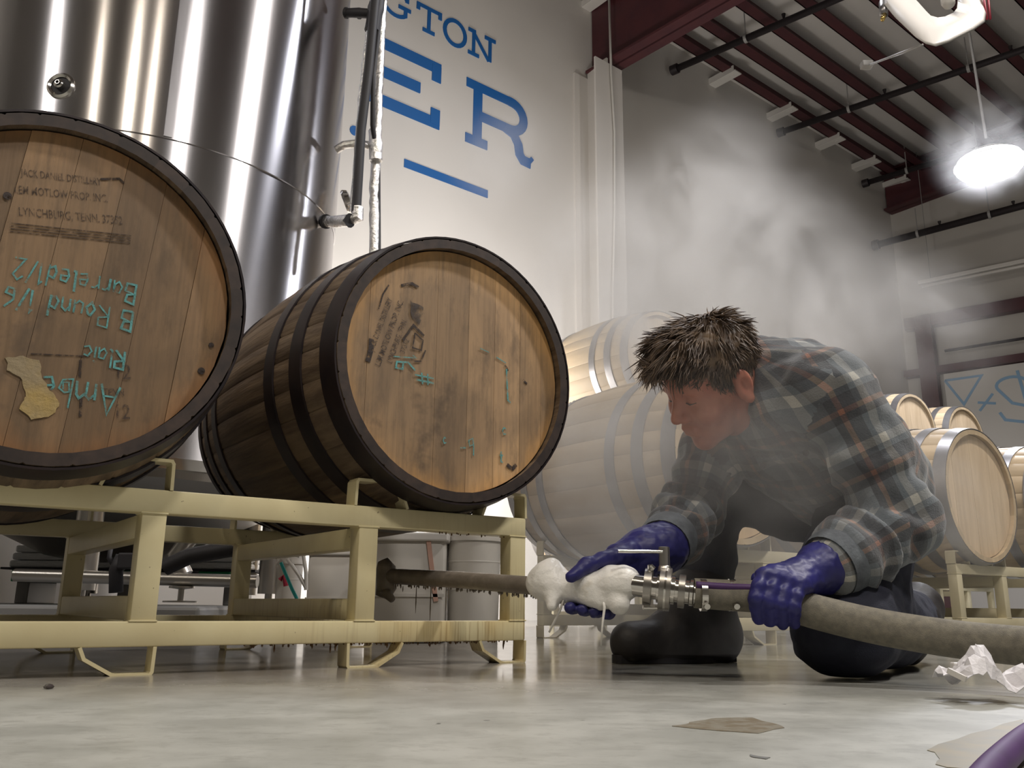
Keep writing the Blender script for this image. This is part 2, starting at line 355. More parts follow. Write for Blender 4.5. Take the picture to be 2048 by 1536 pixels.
for i, s in enumerate((-.02, 1.98, 3.09, 4.15, 5.03, 5.85)):     # white clips along the top of the wall
    mb = MB(); zz = 6.0 if i else 6.02
    mb.box((s - .02, 0, zz - .125), (s + .10, .36, zz - .11), WM, .003); mb.box((s - .02, 0, zz - .11), (s - .01, .34, zz - .05), WM)
    mb.box((s + .03, .24, zz - .13), (s + .06, .30, zz - .125), WM)
    mb.build('wall_clip', M['white'], wall_left)
# far wall: girts, post, strip, scrawl
g = FM
for z0, z1, x0, x1 in ((3.745, 3.905, -.03, 6), (3.10, 3.19, -.1, 6)):
    mb = MB(); mb.box((x0 + .1, .02, z0), (x1, .16, z1), g); mb.build('wall_girt', M['maroon'], wall_far)
mb = MB(); mb.box((.20, .16, 0), (.40, .18, 3.9), g); mb.box((.29, .02, 0), (.31, .16, 3.9), g); mb.box((.20, .0, 0), (.40, .02, 3.9), g)
tag(mb.build('trim_5', M['maroon']), kind='structure')
mb = MB(); mb.box((.46, .04, 0), (6.5, .07, 3.09), g); mb.build('white_lining_board', M['wall'], wall_far)
GM = g @ Matrix.Translation((0, .07, 0))
paint('painted_triangle', [[(.47, 3.0), (.90, 3.0), (.66, 2.66), (.47, 3.0)]], .03, GM, M['paleblue'], wall_far)
paint('painted_cross', [[(.83, 2.55), (1.0, 2.75)], [(.82, 2.66), (1.02, 2.62)]], .03, GM, M['paleblue'], wall_far)
paint('painted_scrawl', [arc(1.22, 2.83, .17, .10, 20, 200, 12) + [(1.2, 2.6), (1.42, 2.52)], [(1.05, 2.5), (1.1, 2.4), (1.3, 2.35), (1.5, 2.45), (1.55, 2.6)], [(1.3, 3.0), (1.35, 2.6)], [(1.42, 2.95), (1.75, 2.9)]], .035, GM, M['paleblue'], wall_far)

# ------------------------------------------------------------------ overhead pipes, lamp, tray
def sprinkler(s0, z0, rise, L, label, m='darkpipe', r=.036):
    a = CP + WV * s0 + FV * .05; b = a + FV * L
    t = empty('sprinkler_pipe', a + Vector((0, 0, z0)), 0, label, 'pipe', 'sprinkler pipes under the roof')
    mb = MB(); d = b - a + Vector((0, 0, rise * L)); mb.tube([(0, 0, 0), tuple(d)], r, 12); mb.build('pipe_run', M[m], t, True)
    mb = MB(); mb.tube([(0, 0, 0), tuple(d.normalized() * .08)], r * 1.5, 12); mb.build('end_cap', M[m], t, auto=40)
    for k in range(1, 7):
        q = d * (k * .14)
        mb = MB(); mb.tube([q, q + Vector((0, 0, .05)), q + Vector((0, 0, .09))], [.012, .012, .022], 8); mb.build('sprinkler_head', M[m], t)
        q = d * (k * .14 - .045); mb = MB(); mb.tube([q + Vector((0, 0, -r)), q + Vector((0, 0, .34 + k * .02))], .006, 6); mb.tube([q - d.normalized() * .015, q + d.normalized() * .015], r * 1.25, 12); mb.build('hanger', M['conduit'], t)
sprinkler(1.24, 5.716, .013, 9, 'nearest dark sprinkler pipe crossing the roof beams at the top')
sprinkler(3.2, 5.711, 0, 9, 'dark sprinkler pipe passing just below the unlit white tray')
sprinkler(5.16, 5.69, .02, 6, 'short-looking dark sprinkler pipe at the far end of the roof beams')
sprinkler(5.27, 4.82, .03, 6, 'lowest dark pipe sloping across in front of the far wall', r=.045)
# fluorescent strip on the far wall
t = empty('strip_light', FM @ Vector((.34, .3, 4.28)), math.atan2(FV.y, FV.x), 'long unlit white strip light hanging before the far wall', 'lamp')
mb = MB(); mb.box((0, -.04, 0), (2.6, .04, .05), None, .004); mb.build('housing', M['white'], t)
mb = MB(); mb.tube([(.03, 0, -.03), (2.5, 0, -.03)], .022, 10); mb.build('tube', M['white'], t, True)
mb = MB(); mb.tube([(.15, 0, .05), (.15, 0, 1.9)], .004, 6); mb.tube([(1.5, 0, .05), (1.5, 0, 1.9)], .004, 6); mb.build('hanger', M['conduit'], t)
mb = MB(); mb.bar(FM @ Vector((.52, .12, 3.38)), FM @ Vector((2.6, .12, 3.38)), .03, .03); o = mb.build('wall_rail', M['darkpipe']); tag(o, 'thin dark rail on the far wall between the two low maroon girts', 'rail')
# the one lit high bay lamp
LP = Vector((3.62, 6.0, 3.36))
t = empty('highbay_lamp', LP, 0, 'brightly lit high bay lamp hanging in the mist at the right edge', 'lamp')
mb = MB(); mb.lathe([(.0, .0), (.20, -.02), (.235, .02), (.22, .09), (.0, .10)], 32); mb.build('lens', M['lamp'], t, True)
mb = MB(); mb.lathe([(.09, .15), (.14, .13), (.25, .05), (.252, .045), (.15, .14), (.10, .165), (.0, .17)], 32); mb.build('reflector', M['white'], t, True)
mb = MB(); mb.tube([(0, 0, .27), (-.02, .0, 1.3), (-.06, 0, 2.0), (-.18, 0, 2.95)], .010, 6); mb.build('cord', M['conduit'], t, True)
# white plastic tray/reflector hanging at the top right
def tray():
    t = empty('hanging_tray', at(1850, 30, 3.0), 0, 'unlit white moulded reflector frame hanging at the top right', 'lamp')
    C = at(1850, 30, 3.0)
    ring = [at(*p) - C for p in ((1700, -75, 3.3), (1752, -10, 3.15), (1790, 35, 3.0), (1832, 75, 2.88), (1852, 88, 2.84), (1872, 93, 2.82), (1900, 84, 2.84), (1948, 60, 2.9), (1970, 44, 2.95), (1974, 20, 3.0), (1955, -30, 3.15), (1915, -90, 3.3), (1810, -150, 3.42))]
    inner = [at(*p) - C for p in ((1775, -75, 3.3), (1815, -15, 3.15), (1840, 10, 3.05), (1856, 28, 2.98), (1866, 38, 2.95), (1880, 42, 2.93), (1895, 40, 2.92), (1912, 32, 2.95), (1918, 24, 2.98), (1920, 8, 3.0), (1908, -30, 3.15), (1885, -90, 3.3), (1840, -120, 3.4))]
    mb = MB(); n = len(ring); up = Vector((-.1, .35, .9)) * .028
    vs = []
    for a, b in zip(ring, inner): vs += [a + up * .9, a, a * .72 + b * .28 - up * .25, b * .8 + a * .2 + up * .1, b + up * .6, b + up * .9, a * .5 + b * .5 + up * .75]
    fs = [(i * 7 + k, i * 7 + (k + 1) % 7, (i + 1) * 7 + (k + 1) % 7, (i + 1) * 7 + k) for i in range(n) for k in range(7)]
    fs = [tuple(q % (n * 7) for q in f) for f in fs]
    mb.add(vs, fs); mb.build('frame', M['white'], t, True)
    mb = MB(); a = at(1766, 5, 3.1) - C; b = at(1768, 30, 3.08) - C; mb.tube([a, b], .017, 12); mb.build('bulb_socket', M['galv'], t, True)
    mb = MB(); mb.tube([b, at(1765, 40, 3.07) - C], [.012, .008], 10); mb.build('brass_tip', M['brass'], t, True)
    mb = MB(); a = at(1895, 3, 3.05) - C; mb.tube([a + Vector((0, .02, .05)), a + Vector((0, 0, .0)), a + Vector((.0, -.01, -.02))], [.016, .026, .024], 14); mb.build('lamp_holder', M['white'], t, True)
    mb = MB()
    for dx in (0, 7): mb.tube([at(1966 + dx, -40, 3.1) - C, at(1968 + dx * 1.2, 0, 3.02) - C, at(1974 + dx * .9, 38, 2.98) - C], .005, 6)
    mb.build('red_wire', M['red'], t, True)
    mb = MB(); mb.tube([at(1845, 90, 2.85) - C, at(1738, 130, 3.6) - C], .005, 6); mb.build('stay_rod', M['conduit'], t, True)
    mb = MB(); q = at(1733, 130, 3.6) - C; mb.box(q - Vector((.025, .02, .015)), q + Vector((.025, .02, .015)), None, .004); mb.build('rod_clamp', M['conduit'], t)
tray()
# cables and conduit of the lettered wall column
mb = MB(); mb.tube([WM @ Vector(p) for p in ((.02, .32, 6.0), (.03, .32, 5.0), (.06, .32, 4.4), (.04, .32, 3.6), (.0, .32, 2.9), (-.02, .32, 2.2))], .012, 8)
tag(mb.build('conduit_run', M['whitepipe'], None, True), 'thin white conduit running down the wall column', 'conduit')

# ------------------------------------------------------------------ barrels
RB, RH, BL = .325, .280, .90
def prof(y): return RH + (RB - RH) * (1 - (2 * y / BL - 1) ** 2)
def make_barrel(kind, seed, label, group, boards, head_m, stave_m, hoop_m, chime_m, lean=0., nst=27):
    R = random.Random(seed)
    root = empty('oak_barrel', (0, 0, 0), 0, label, 'barrel', group)
    ctr = Vector((0, 0, RB))
    w = [R.uniform(.75, 1.25) for _ in range(nst)]; tot = sum(w); a0 = R.uniform(0, 1)
    NS = 14
    for k in range(nst):                                        # staves
        aw = 2 * PI * w[k] / tot; am = a0 + aw / 2; a0 += aw
        mb = MB(); vs = []
        for i in range(NS + 1):
            y = BL * i / NS; r = prof(y)
            for (q, rr) in ((-.5, -.0025), (-.44, 0), (0, 0.0004), (.44, 0), (.5, -.0025), (.5, -.024), (0, -.024), (-.5, -.024)):
                if i in (0, NS): rr = max(rr, -.021) + (-.002 if rr > -.02 else 0)
                a = am + q * aw; vs.append((math.cos(a) * (r + rr), y, math.sin(a) * (r + rr)))
        fs = [(i * 8 + j, i * 8 + (j + 1) % 8, (i + 1) * 8 + (j + 1) % 8, (i + 1) * 8 + j) for i in range(NS) for j in range(8)]
        mb.add(vs, fs); mb.mi = 1; mb.add(vs[:8], [(7, 6, 5, 4, 3, 2, 1, 0)]); mb.add(vs[-8:], [tuple(range(8))])
        o = mb.build('stave', [stave_m, chime_m], root, loc=ctr, auto=50)
    for (y0, y1) in ((.000, .050), (.120, .165), (.238, .280), (.620, .662), (.735, .780), (.850, .90)):   # hoops
        mb = MB(); P = []; th = .0028
        for i in range(4): y = y0 + (y1 - y0) * i / 3; P.append((prof(y) + .0015 + th, y))
        for i in range(4): y = y1 - (y1 - y0) * i / 3; P.append((prof(y) + .0005, y))
        mm = Matrix(((1, 0, 0, 0), (0, 0, 1, 0), (0, 1, 0, 0), (0, 0, 0, 1)))
        mb.lathe(P, 72, mm, closed=True); h = mb.build('hoop', hoop_m, root, loc=ctr, auto=40)
        a = R.uniform(.2, 2.2); mb = MB()
        for dx in (-.012, .012):
            y = (y0 + y1) / 2 + dx * .6; r = prof(y) + .004; p = Vector((math.cos(a + dx) * r, y, math.sin(a + dx) * r)); nn = Vector((p.x, 0, p.z)).normalized()
            mb.tube([p, p + nn * .0015, p + nn * .003], [.0055, .005, .002], 8)
        tag(mb.build('rivets', hoop_m, h), kind='stuff')
    rh = .2585; xs = [-rh + .0] + [b * rh for b in boards] + [rh]; cl, sl = math.cos(lean), math.sin(lean)
    for i in range(len(xs) - 1):                                # head boards
        xa, xb = xs[i] + .0002, xs[i + 1] - .0002; dy = R.uniform(-.0007, .0007)
        for (ya, yb) in (((.019 + dy, .040 + dy),)):
            rim = [(xa + (xb - xa) * t / 9) for t in range(10)]
            poly = [(x, math.sqrt(max(0, rh * rh - x * x))) for x in rim] + [(x, -math.sqrt(max(0, rh * rh - x * x))) for x in rim[::-1]]
            sh = [(x * .998, z) for x, z in poly]
            poly = [(x * cl + z * sl, -x * sl + z * cl) for x, z in poly]
            mb = MB(); n = len(poly); cx = sum(p[0] for p in poly) / n; cz = sum(p[1] for p in poly) / n
            pin = []
            for (x, z) in poly:
                d = Vector((cx - x, cz - z)); d = d.normalized() * .0006 if d.length else d; pin.append((x + d.x, z + d.y))
            vs = [Vector((x, ya, z)) for x, z in pin] + [Vector((x, ya + .0006, z)) for x, z in poly] + [Vector((x, yb, z)) for x, z in poly]
            fs = [tuple(range(n))] + [(j, j + n, (j + 1) % n + n, (j + 1) % n) for j in range(n)] + [(j + n, j + 2 * n, (j + 1) % n + 2 * n, (j + 1) % n + n) for j in range(n)] + [tuple(range(3 * n - 1, 2 * n - 1, -1))]
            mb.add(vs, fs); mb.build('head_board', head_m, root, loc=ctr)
    mb = MB(); mb.prism([(rh * math.cos(2 * PI * k / 40), rh * math.sin(2 * PI * k / 40)) for k in range(40)], BL - .04, BL - .02); mb.build('rear_head', head_m, root, loc=ctr)
    return root
def text_mesh(txt, size, bold=0.0, spacing=1.0, shear=0):
    c = bpy.data.curves.new('lettering', 'FONT'); c.body = txt; c.size = size; c.align_x = 'CENTER'; c.align_y = 'CENTER'; c.offset = bold; c.space_character = spacing
    c.resolution_u = 2; c.shear = shear
    o = bpy.data.objects.new('lettering', c); COL.objects.link(o); dg = bpy.context.evaluated_depsgraph_get()
    me = bpy.data.meshes.new_from_object(o.evaluated_get(dg)); bpy.data.objects.remove(o); bpy.data.curves.remove(c); return me
def head_text(root, lines, m, name='stencil_lettering', y=.0176):
    """lines: (text, letter size, centre x, centre z, width, angle) laid flat on the head"""
    for txt, size, cx, cz, wid, ang in lines:
        ca, sa = math.cos(ang), math.sin(ang); me = text_mesh(txt, size, size * .008, 1.0); X = [v.co.x for v in me.vertices]; k = wid / (max(X) - min(X)); vs = []
        for v in me.vertices: x, z = v.co.x * k, v.co.y; vs.append((cx + x * ca - z * sa, y, cz + x * sa + z * ca))
        fs = [tuple(p.vertices) for p in me.polygons]; bpy.data.meshes.remove(me)
        mb = MB(); mb.add(vs, fs); mb.build(name, m, root, loc=(0, 0, RB))
def mark(root, pts, w, m, name='stencil_mark'): mb = MB(); mb.ribbon(pts, w, .0172, .0178); return mb.build(name, m, root, loc=(0, 0, RB))
GL = {  # hand-drawn chalk strokes, unit em, baseline 0
 'A': [[(0, 0), (.3, 1), (.6, 0)], [(.12, .38), (.5, .38)]], 'm': [[(0, .6), (0, 0)], [(0, .4), (.15, .6), (.28, .5), (.28, 0)], [(.28, .4), (.45, .6), (.58, .5), (.58, 0)]],
 'b': [[(0, 1), (0, 0), (.3, .05), (.35, .35), (.2, .5), (0, .4)], [(.03, .45), (.1, .1), (.28, .15), (.25, .4)]], 'e': [[(0, .3), (.35, .35), (.3, .55), (.1, .58), (0, .3), (.1, .03), (.35, .08)]],
 'r': [[(0, .6), (0, 0)], [(0, .4), (.15, .58), (.3, .55)]], 'l': [[(0, 1), (.02, .05), (.12, 0)]], 'i': [[(0, .6), (0, 0)], [(0, .78), (0, .84)]], 'c': [[(.35, .5), (.15, .6), (0, .3), (.15, .02), (.38, .1)]],
 'R': [[(0, 0), (0, 1), (.4, .95), (.42, .6), (0, .5), (.45, 0)]], 'P': [[(0, 0), (0, 1), (.45, .95), (.42, .55), (0, .5)]], 'B': [[(0, 0), (0, 1), (.38, .9), (.3, .55), (0, .52), (.42, .4), (.4, .05), (0, 0)]],
 'a': [[(.33, .55), (.1, .58), (0, .25), (.15, .02), (.33, .2), (.34, .58), (.38, 0)]], 'o': [[(.15, .6), (0, .3), (.15, 0), (.35, .25), (.28, .55), (.15, .6)]], 'u': [[(0, .6), (.03, .08), (.2, 0), (.33, .2), (.33, .6), (.36, 0)]],
 'n': [[(0, .6), (0, 0)], [(0, .4), (.18, .6), (.32, .45), (.33, 0)]], 'd': [[(.33, 1), (.33, 0)], [(.33, .5), (.1, .58), (0, .25), (.12, .02), (.33, .15)]], 's': [[(.3, .55), (.05, .55), (.08, .35), (.3, .25), (.25, .02), (0, .05)]],
 '3': [[(0, .95), (.35, .95), (.15, .58), (.38, .35), (.28, .03), (0, .05)]], '1': [[(.05, .85), (.15, 1), (.15, 0)]], '6': [[(.35, .95), (.05, .6), (.05, .1), (.3, .05), (.35, .35), (.08, .4)]], '2': [[(0, .8), (.2, 1), (.38, .75), (0, 0), (.42, .02)]],
 '/': [[(0, -.05), (.32, 1.05)]], ':': [[(.05, .15), (.05, .22)], [(.05, .5), (.05, .57)]], '#': [[(.12, 0), (.25, 1)], [(.38, 0), (.5, 1)], [(0, .33), (.58, .35)], [(.03, .66), (.62, .68)]],
 '9': [[(.35, .6), (.1, .55), (.05, .85), (.3, .95), (.35, .6), (.33, 0)]], '-': [[(0, .4), (.35, .42)]], 't': [[(.12, .9), (.12, .05), (.28, 0)], [(0, .6), (.3, .6)]], 'y': [[(0, .6), (.15, .1)], [(.35, .6), (.05, -.35)]], ' ': []}
def scrawl(root, words, m, ang, w=.0045, name='chalk_writing', seed=1, y=.0170):
    """words: (text, x, z, size) each written from that point of the head in direction ang"""
    R = random.Random(seed); ca, sa = math.cos(ang), math.sin(ang)
    for wd in words:
        txt, x0, z0, s = wd[:4]; x = 0; mb = MB()
        for ch in txt:
            st = GL.get(ch, []); wd_ = max([p[0] for q in st for p in q], default=.25)
            for q in st:
                pts = []
                for (a, b) in q:
                    a2, b2 = (x + a) * s + R.uniform(-.02, .02) * s, b * s + R.uniform(-.025, .025) * s
                    pts.append((x0 + a2 * ca - b2 * sa, z0 + a2 * sa + b2 * ca))
                mb.ribbon(pts, w * R.uniform(.75, 1.25), y, y + .0006)
            x += wd_ + .16
        mb.build(name, m, root, loc=(0, 0, RB))
def place(root, u_, v_, zc): root.location = UV(u_, v_, zc - RB); root.rotation_euler = (0, 0, TH); return root

# ------------------------------------------------------------------ barrel racks
RL, RD, RF = 1.142, .76, .044
def make_rack(m, label, group, drip=False):
    root = empty('barrel_rack', (0, 0, 0), 0, label, 'rack', group)
    for y in (0, RD - .04):
        for z in (.044, .258):
            mb = MB(); mb.box((0, y, z), (RL, y + .04, z + .0395), None, .003); mb.build('rail', m, root, auto=40)
        for x in (0, .358, .751, 1.102):
            mb = MB(); mb.box((x, y + .0005, .0835), (x + .040, y + .0395, .258), None, .002)
            mb.box((x - .002, y - .001, .0825), (x + .042, y + .041, .0855), None, .001); mb.box((x - .002, y - .001, .2565), (x + .042, y + .041, .2595), None, .001)
            mb.build('post', m, root, auto=40)
        for (x, sgn) in ((0, 1), (.401, -1), (.741, 1), (1.142, -1)):
            for zz, sz in ((.2975, 1), (.044, -1)):
                hgt = .050 if sz > 0 else .044
                pts = [(x, 0), (x + sgn * .001, hgt * .9), (x + sgn * .004, hgt), (x + sgn * .052, hgt), (x + sgn * .060, hgt * .97), (x + sgn * .098, hgt * .48), (x + sgn * .104, hgt * .4), (x + sgn * .112, 0)]
                mb = MB(); mb.ribbon([(a, zz + sz * b) for a, b in pts], .0055, y + .0, y + .040)
                mb.build('stacking_loop', m, root)
    for x in (.358, .751):
        for z in (.084, .2175):
            mb = MB(); mb.box((x + .001, .04, z), (x + .039, RD - .04, z + .040), None, .003); mb.build('cross_bar', m, root, auto=40)
    return root

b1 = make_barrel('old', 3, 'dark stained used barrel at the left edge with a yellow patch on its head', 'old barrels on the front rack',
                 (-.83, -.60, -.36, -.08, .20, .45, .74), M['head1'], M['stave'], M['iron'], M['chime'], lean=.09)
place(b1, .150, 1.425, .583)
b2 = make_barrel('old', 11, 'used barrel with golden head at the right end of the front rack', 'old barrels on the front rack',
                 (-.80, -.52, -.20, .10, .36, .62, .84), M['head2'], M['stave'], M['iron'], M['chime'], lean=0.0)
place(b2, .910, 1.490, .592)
head_text(b1, [('JACK DANIEL DISTILLERY', .017, -.020, .182, .115, .16), ('LEM MOTLOW PROP. INC.', .019, -.016, .154, .132, .17), ('LYNCHBURG, TENN. 37352', .020, .002, .121, .148, .17)], M['ink2'])
for k in range(4): mark(b1, [(-.078, .088 - k * .0045), (.091, .112 - k * .0045)], .0011, M['ink2'], 'stencil_rule')
mark(b1, [(.035, .196), (.062, .205), (.070, .200)], .004, M['ink2'])
head_text(b1, [('12', .034, .104, -.118, .020, .1), ('12', .034, .110, -.182, .020, .1), ('TENN', .017, .095, -.152, .030, .12)], M['ink2'])
for x, z0, z1 in ((.042, -.108, -.136), (.050, -.168, -.196)): mark(b1, [(x, z0), (x + .002, z1)], .004, M['ink2'])
mark(b1, [(-.026, -.110), (.055, -.100)], .0018, M['ink2'])
scrawl(b1, [('Barreled1/2', .108, .030, .0345), ('B Round 1/6', .108, -.016, .0345), ('Rlaic', .104, -.084, .030), ('Amber', .104, -.142, .046)], M['chalk'], PI - .03, .0030, seed=4)
# yellow mould patch on the head
def blob(pts, r0=.0, n=1):
    out = []
    for i in range(len(pts)):
        a, b = Vector(pts[i]), Vector(pts[(i + 1) % len(pts)])
        for k in range(5):
            q = a.lerp(b, k / 5); q += Vector((mnoise.noise(Vector((q.x * 90, q.y * 90, 1))), mnoise.noise(Vector((q.x * 90, q.y * 90, 7))))) * .004; out.append((q.x, q.y))
    return out
M['mould'] = mat('pale_yellow_mould', (.42, .30, .11), .9, col2=(.30, .24, .15), sc=(14, 14, 14), bump=.3, bsc=(90, 90, 90))
mb = MB(); mb.prism(blob([(-.058, -.122), (-.035, -.116), (-.014, -.119), (-.006, -.145), (.012, -.165), (.022, -.182), (.010, -.202), (-.012, -.207), (-.030, -.195), (-.024, -.172), (-.034, -.150), (-.052, -.140)]), .0165, .019); mb.build('yellow_patch', M['mould'], b1, loc=(0, 0, RB))
mb = MB()
for x, z, r in ((.236, -.049, .0045), (.224, -.096, .006), (-.089, .130, .006)): mb.lathe([(0, 0), (r, 0), (r, .002), (0, .002)], 12, Matrix.Translation((x, .0185, z)) @ Matrix.Rotation(PI / 2, 4, 'X'))
tag(mb.build('dark_knots', M['ink'], b1, loc=(0, 0, RB)), kind='stuff')
# second barrel: stencil turned on its side, chalk number
A2 = math.radians(72.5)
head_text(b2, [('JACK DANIEL DISTILLERY', .017, -.181, .064, .122, A2), ('LEM MOTLOW PROP. INC.', .018, -.161, .050, .152, A2), ('LYNCHBURG, TENN.', .018, -.143, .036, .100, A2), ('37352', .016, -.126, .028, .032, A2)], M['ink'])
mb = MB(); mb.prism(blob([(-.118, .128), (-.088, .120), (-.084, .100), (-.096, .078), (-.110, .085), (-.116, .105)]), .0172, .0178); mb.build('stencil_mark', mat('grey_ink_smudge', (.09, .075, .07), .8, hook=worn(.40, .62, (30, 30, 30), .75)), b2, loc=(0, 0, RB))
for pts, w in (([(-.131, .040), (-.108, .076), (-.083, .058)], .005), ([(-.104, .060), (-.085, .048), (-.088, .026), (-.108, .028), (-.104, .060)], .0028), ([(-.104, .0), (-.088, .003), (-.078, .028)], .003), ([(-.200, .030), (-.200, .008), (-.206, -.018)], .011),
               ([(-.188, .095), (-.180, .128), (-.168, .150)], .003), ([(.168, .004), (.180, -.004)], .004), ([(.120, .030), (.128, .018)], .004), ([(.128, -.188), (.142, -.196), (.152, -.186)], .008), ([(-.14, .155), (-.115, .165), (-.10, .160)], .006)): mark(b2, pts, w, M['ink'])
scrawl(b2, [('16', -.150, .010, .050), ('#', -.100, -.022, .042)], M['chalk'], -PI / 2 + .1, .0034, seed=3)
scrawl(b2, [('l', .128, -.052, .072), ('-9', .012, -.180, .038), ('c', .115, -.125, .026), ('t', .110, -.185, .026), ('c', -.03, -.160, .02)], M['chalk'], .05, .0030, seed=8)
scrawl(b2, [('-', .045, .030, .07), ('-', .085, .012, .08)], M['chalk'], -.35, .002, seed=9)

rk = make_rack(M['cream'], 'cream steel rack in front holding the two old barrels', 'barrel racks on the floor')
rk.location = UV(-.030, 1.540, 0); rk.rotation_euler = (0, 0, TH)
# drips hanging off the rail edges
R3 = random.Random(5); mb = MB()
def drop(mb, p, L, r=.0018): mb.tube([p, p - Vector((0, 0, L * .6)), p - Vector((0, 0, L))], [r * .6, r, r * .3], 6)
for k in range(120):
    x = .55 + R3.random() ** .8 * .56; drop(mb, Vector((x, R3.uniform(.004, .036), .0445)), R3.uniform(.002, .007 if R3.random() < .9 else .02))
for k in range(12): drop(mb, Vector((R3.uniform(.93, 1.10), R3.uniform(.004, .036), .2585)), R3.uniform(.002, .006))
M['liquor'] = mat('brown_liquor', (.11, .055, .02), .12, spec=.6)
tag(mb.build('liquid_drips', M['liquor'], rk), kind='stuff')
M['greytape'] = M['black']

# paler new barrels in the mist behind
nb = make_barrel('new', 21, 'x', 'new barrels in the misty row behind', (-.7, -.42, -.12, .16, .45, .72), M['newhead'], M['newstave'], M['galv'], M['newstave'], nst=22)
place(nb, 3.72, 1.87, .585); nb['label'] = 'pale oak barrel right of the man, its whole head in view'
LBL = [(2.18, 1.86, .585, 'large misty pale barrel on the floor rack directly left of the man'), (2.95, 1.87, .585, 'pale barrel on the floor rack hidden behind the kneeling man'),
       (4.47, 1.87, .585, 'pale barrel cut by the right edge beside the full-faced one'),
       (3.37, 3.35, 1.452, 'topmost misty pale barrel behind the large one left of the man'), (4.113, 3.35, 1.452, 'upper barrel whose top just shows above the man\'s shoulder'),
       (6.29, 3.60, 1.452, 'upper pale barrel with dark rim nearest behind the man\'s back'), (7.033, 3.60, 1.452, 'upper pale barrel under the blue triangle on the far wall'),
       (3.37, 3.35, .585, 'lower barrel of the far left stack behind the large misty one'), (4.113, 3.35, .585, 'lower barrel of the far stack behind the man\'s head'),
       (6.29, 3.60, .585, 'lower barrel of the far right stack behind the man\'s back'), (7.033, 3.60, .585, 'lower barrel of the far right stack near the right edge')]
for i, (a, b, z, lb) in enumerate(LBL):
    c = copy_tree(nb); place(c, a, b, z); c['label'] = lb
    for ch in c.children: ch.rotation_euler = (0, .37 * i if 'board' not in ch.name else 0, 0)
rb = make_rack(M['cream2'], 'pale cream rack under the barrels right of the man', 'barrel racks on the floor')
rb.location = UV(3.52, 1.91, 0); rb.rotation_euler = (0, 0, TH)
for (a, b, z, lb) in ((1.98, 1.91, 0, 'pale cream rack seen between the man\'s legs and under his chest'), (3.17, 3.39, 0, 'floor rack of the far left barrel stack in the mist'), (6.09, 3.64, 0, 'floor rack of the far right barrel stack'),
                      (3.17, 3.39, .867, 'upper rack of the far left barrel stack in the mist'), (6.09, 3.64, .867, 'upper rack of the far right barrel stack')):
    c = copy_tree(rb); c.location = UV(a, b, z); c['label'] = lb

# ------------------------------------------------------------------ tank and its pipes
TC = Vector((-1.712, 3.786, 0)); TR = .85
mb = MB(); mb.box((-3.2, 2.75, 0), (-.95, 4.45, .10), None, .01); tag(mb.build('trim_6', mat('raised_concrete_pad', (.20, .20, .20), .5)), kind='structure')
tank = empty('fermentation_tank', TC + Vector((0, 0, .10)), 0, 'large brushed steel fermentation tank behind the old barrels', 'tank')
o0 = -.10
mb = MB(); mb.lathe([(TR - .012, .60 + o0), (TR, .61 + o0), (TR, 1.848 + o0), (TR - .004, 1.85 + o0)], 160); mb.build('lower_cladding', M['steel'], tank, auto=30)
mb = MB(); mb.lathe([(TR + .001, 1.842 + o0), (TR + .005, 1.845 + o0), (TR + .005, 4.9 + o0), (TR - .05, 5.0 + o0), (0.0, 5.25 + o0)], 160); mb.build('upper_cladding', M['steel'], tank, auto=30)
mb = MB(); mb.lathe([(TR - .012, .60 + o0), (TR - .05, .58 + o0), (TR - .06, .55 + o0), (.25, .30 + o0), (.10, .27 + o0), (.0, .27 + o0)], 64); mb.build('cone_bottom', M['dullsteel'], tank, auto=30)
mb = MB(); mb.lathe([(TR + .004, .575 + o0), (TR + .004, .615 + o0), (TR - .03, .615 + o0), (TR - .03, .575 + o0)], 96, closed=True); mb.build('base_ring', M['pol'], tank, auto=30)
for a in (-2.35, -1.25, -.15, .95, 2.1, 3.1):
    p = Vector((math.cos(a), math.sin(a), 0)) * (TR - .12)
    mb = MB(); mb.tube([p + Vector((0, 0, .05)), p + Vector((0, 0, .52))], .045, 16); mb.build('leg', M['dullsteel'], tank, auto=40)
    mb = MB(); mb.tube([p, p + Vector((0, 0, .02)), p + Vector((0, 0, .021)), p + Vector((0, 0, .06))], [.05, .05, .015, .015], 16); mb.build('levelling_foot', M['dullsteel'], tank, auto=40)
def on_tank(px, py, dr=0.0):
    d = (RM @ Vector((px - 1024, 768 - py, -FPX))).normalized(); o = Vector((0, 0, 0)) - TC; a = d.x ** 2 + d.y ** 2; b = d.x * o.x + d.y * o.y; c = o.x ** 2 + o.y ** 2 - (TR + .005 + dr) ** 2
    t = (-b - math.sqrt(max(0, b * b - a * c))) / a; return CAMP + d * t
for px, nm in ((362, 'weld_seam'),):
    p = on_tank(px, 120) - tank.location; n = Vector((p.x, p.y, 0)).normalized(); tq = Vector((-n.y, n.x, 0))
    mb = MB(); q = n * (TR + .0055); mb.box((-.03, 0, 1.75), (.0, .004, 4.8), Matrix(((tq.x, n.x, 0, q.x), (tq.y, n.y, 0, q.y), (0, 0, 1, 0), (0, 0, 0, 1)))); mb.build(nm, M['steel'], tank)
p = on_tank(122, 172) - tank.location; n = Vector((p.x, p.y, 0)).normalized(); z = p.z
q = n.to_track_quat('Z', 'Y').to_matrix().to_4x4(); mm = Matrix.Translation(Vector((n.x * (TR + .004), n.y * (TR + .004), z))) @ q
mb = MB(); mb.lathe([(.053, 0), (.053, .006), (.044, .012), (.036, .006), (.036, .002)], 36, mm); mb.build('port_flange', M['pol'], tank, auto=40)
mb = MB(); mb.lathe([(.036, .002), (.0, .002)], 24, mm); mb.build('port_well', M['black'], tank)
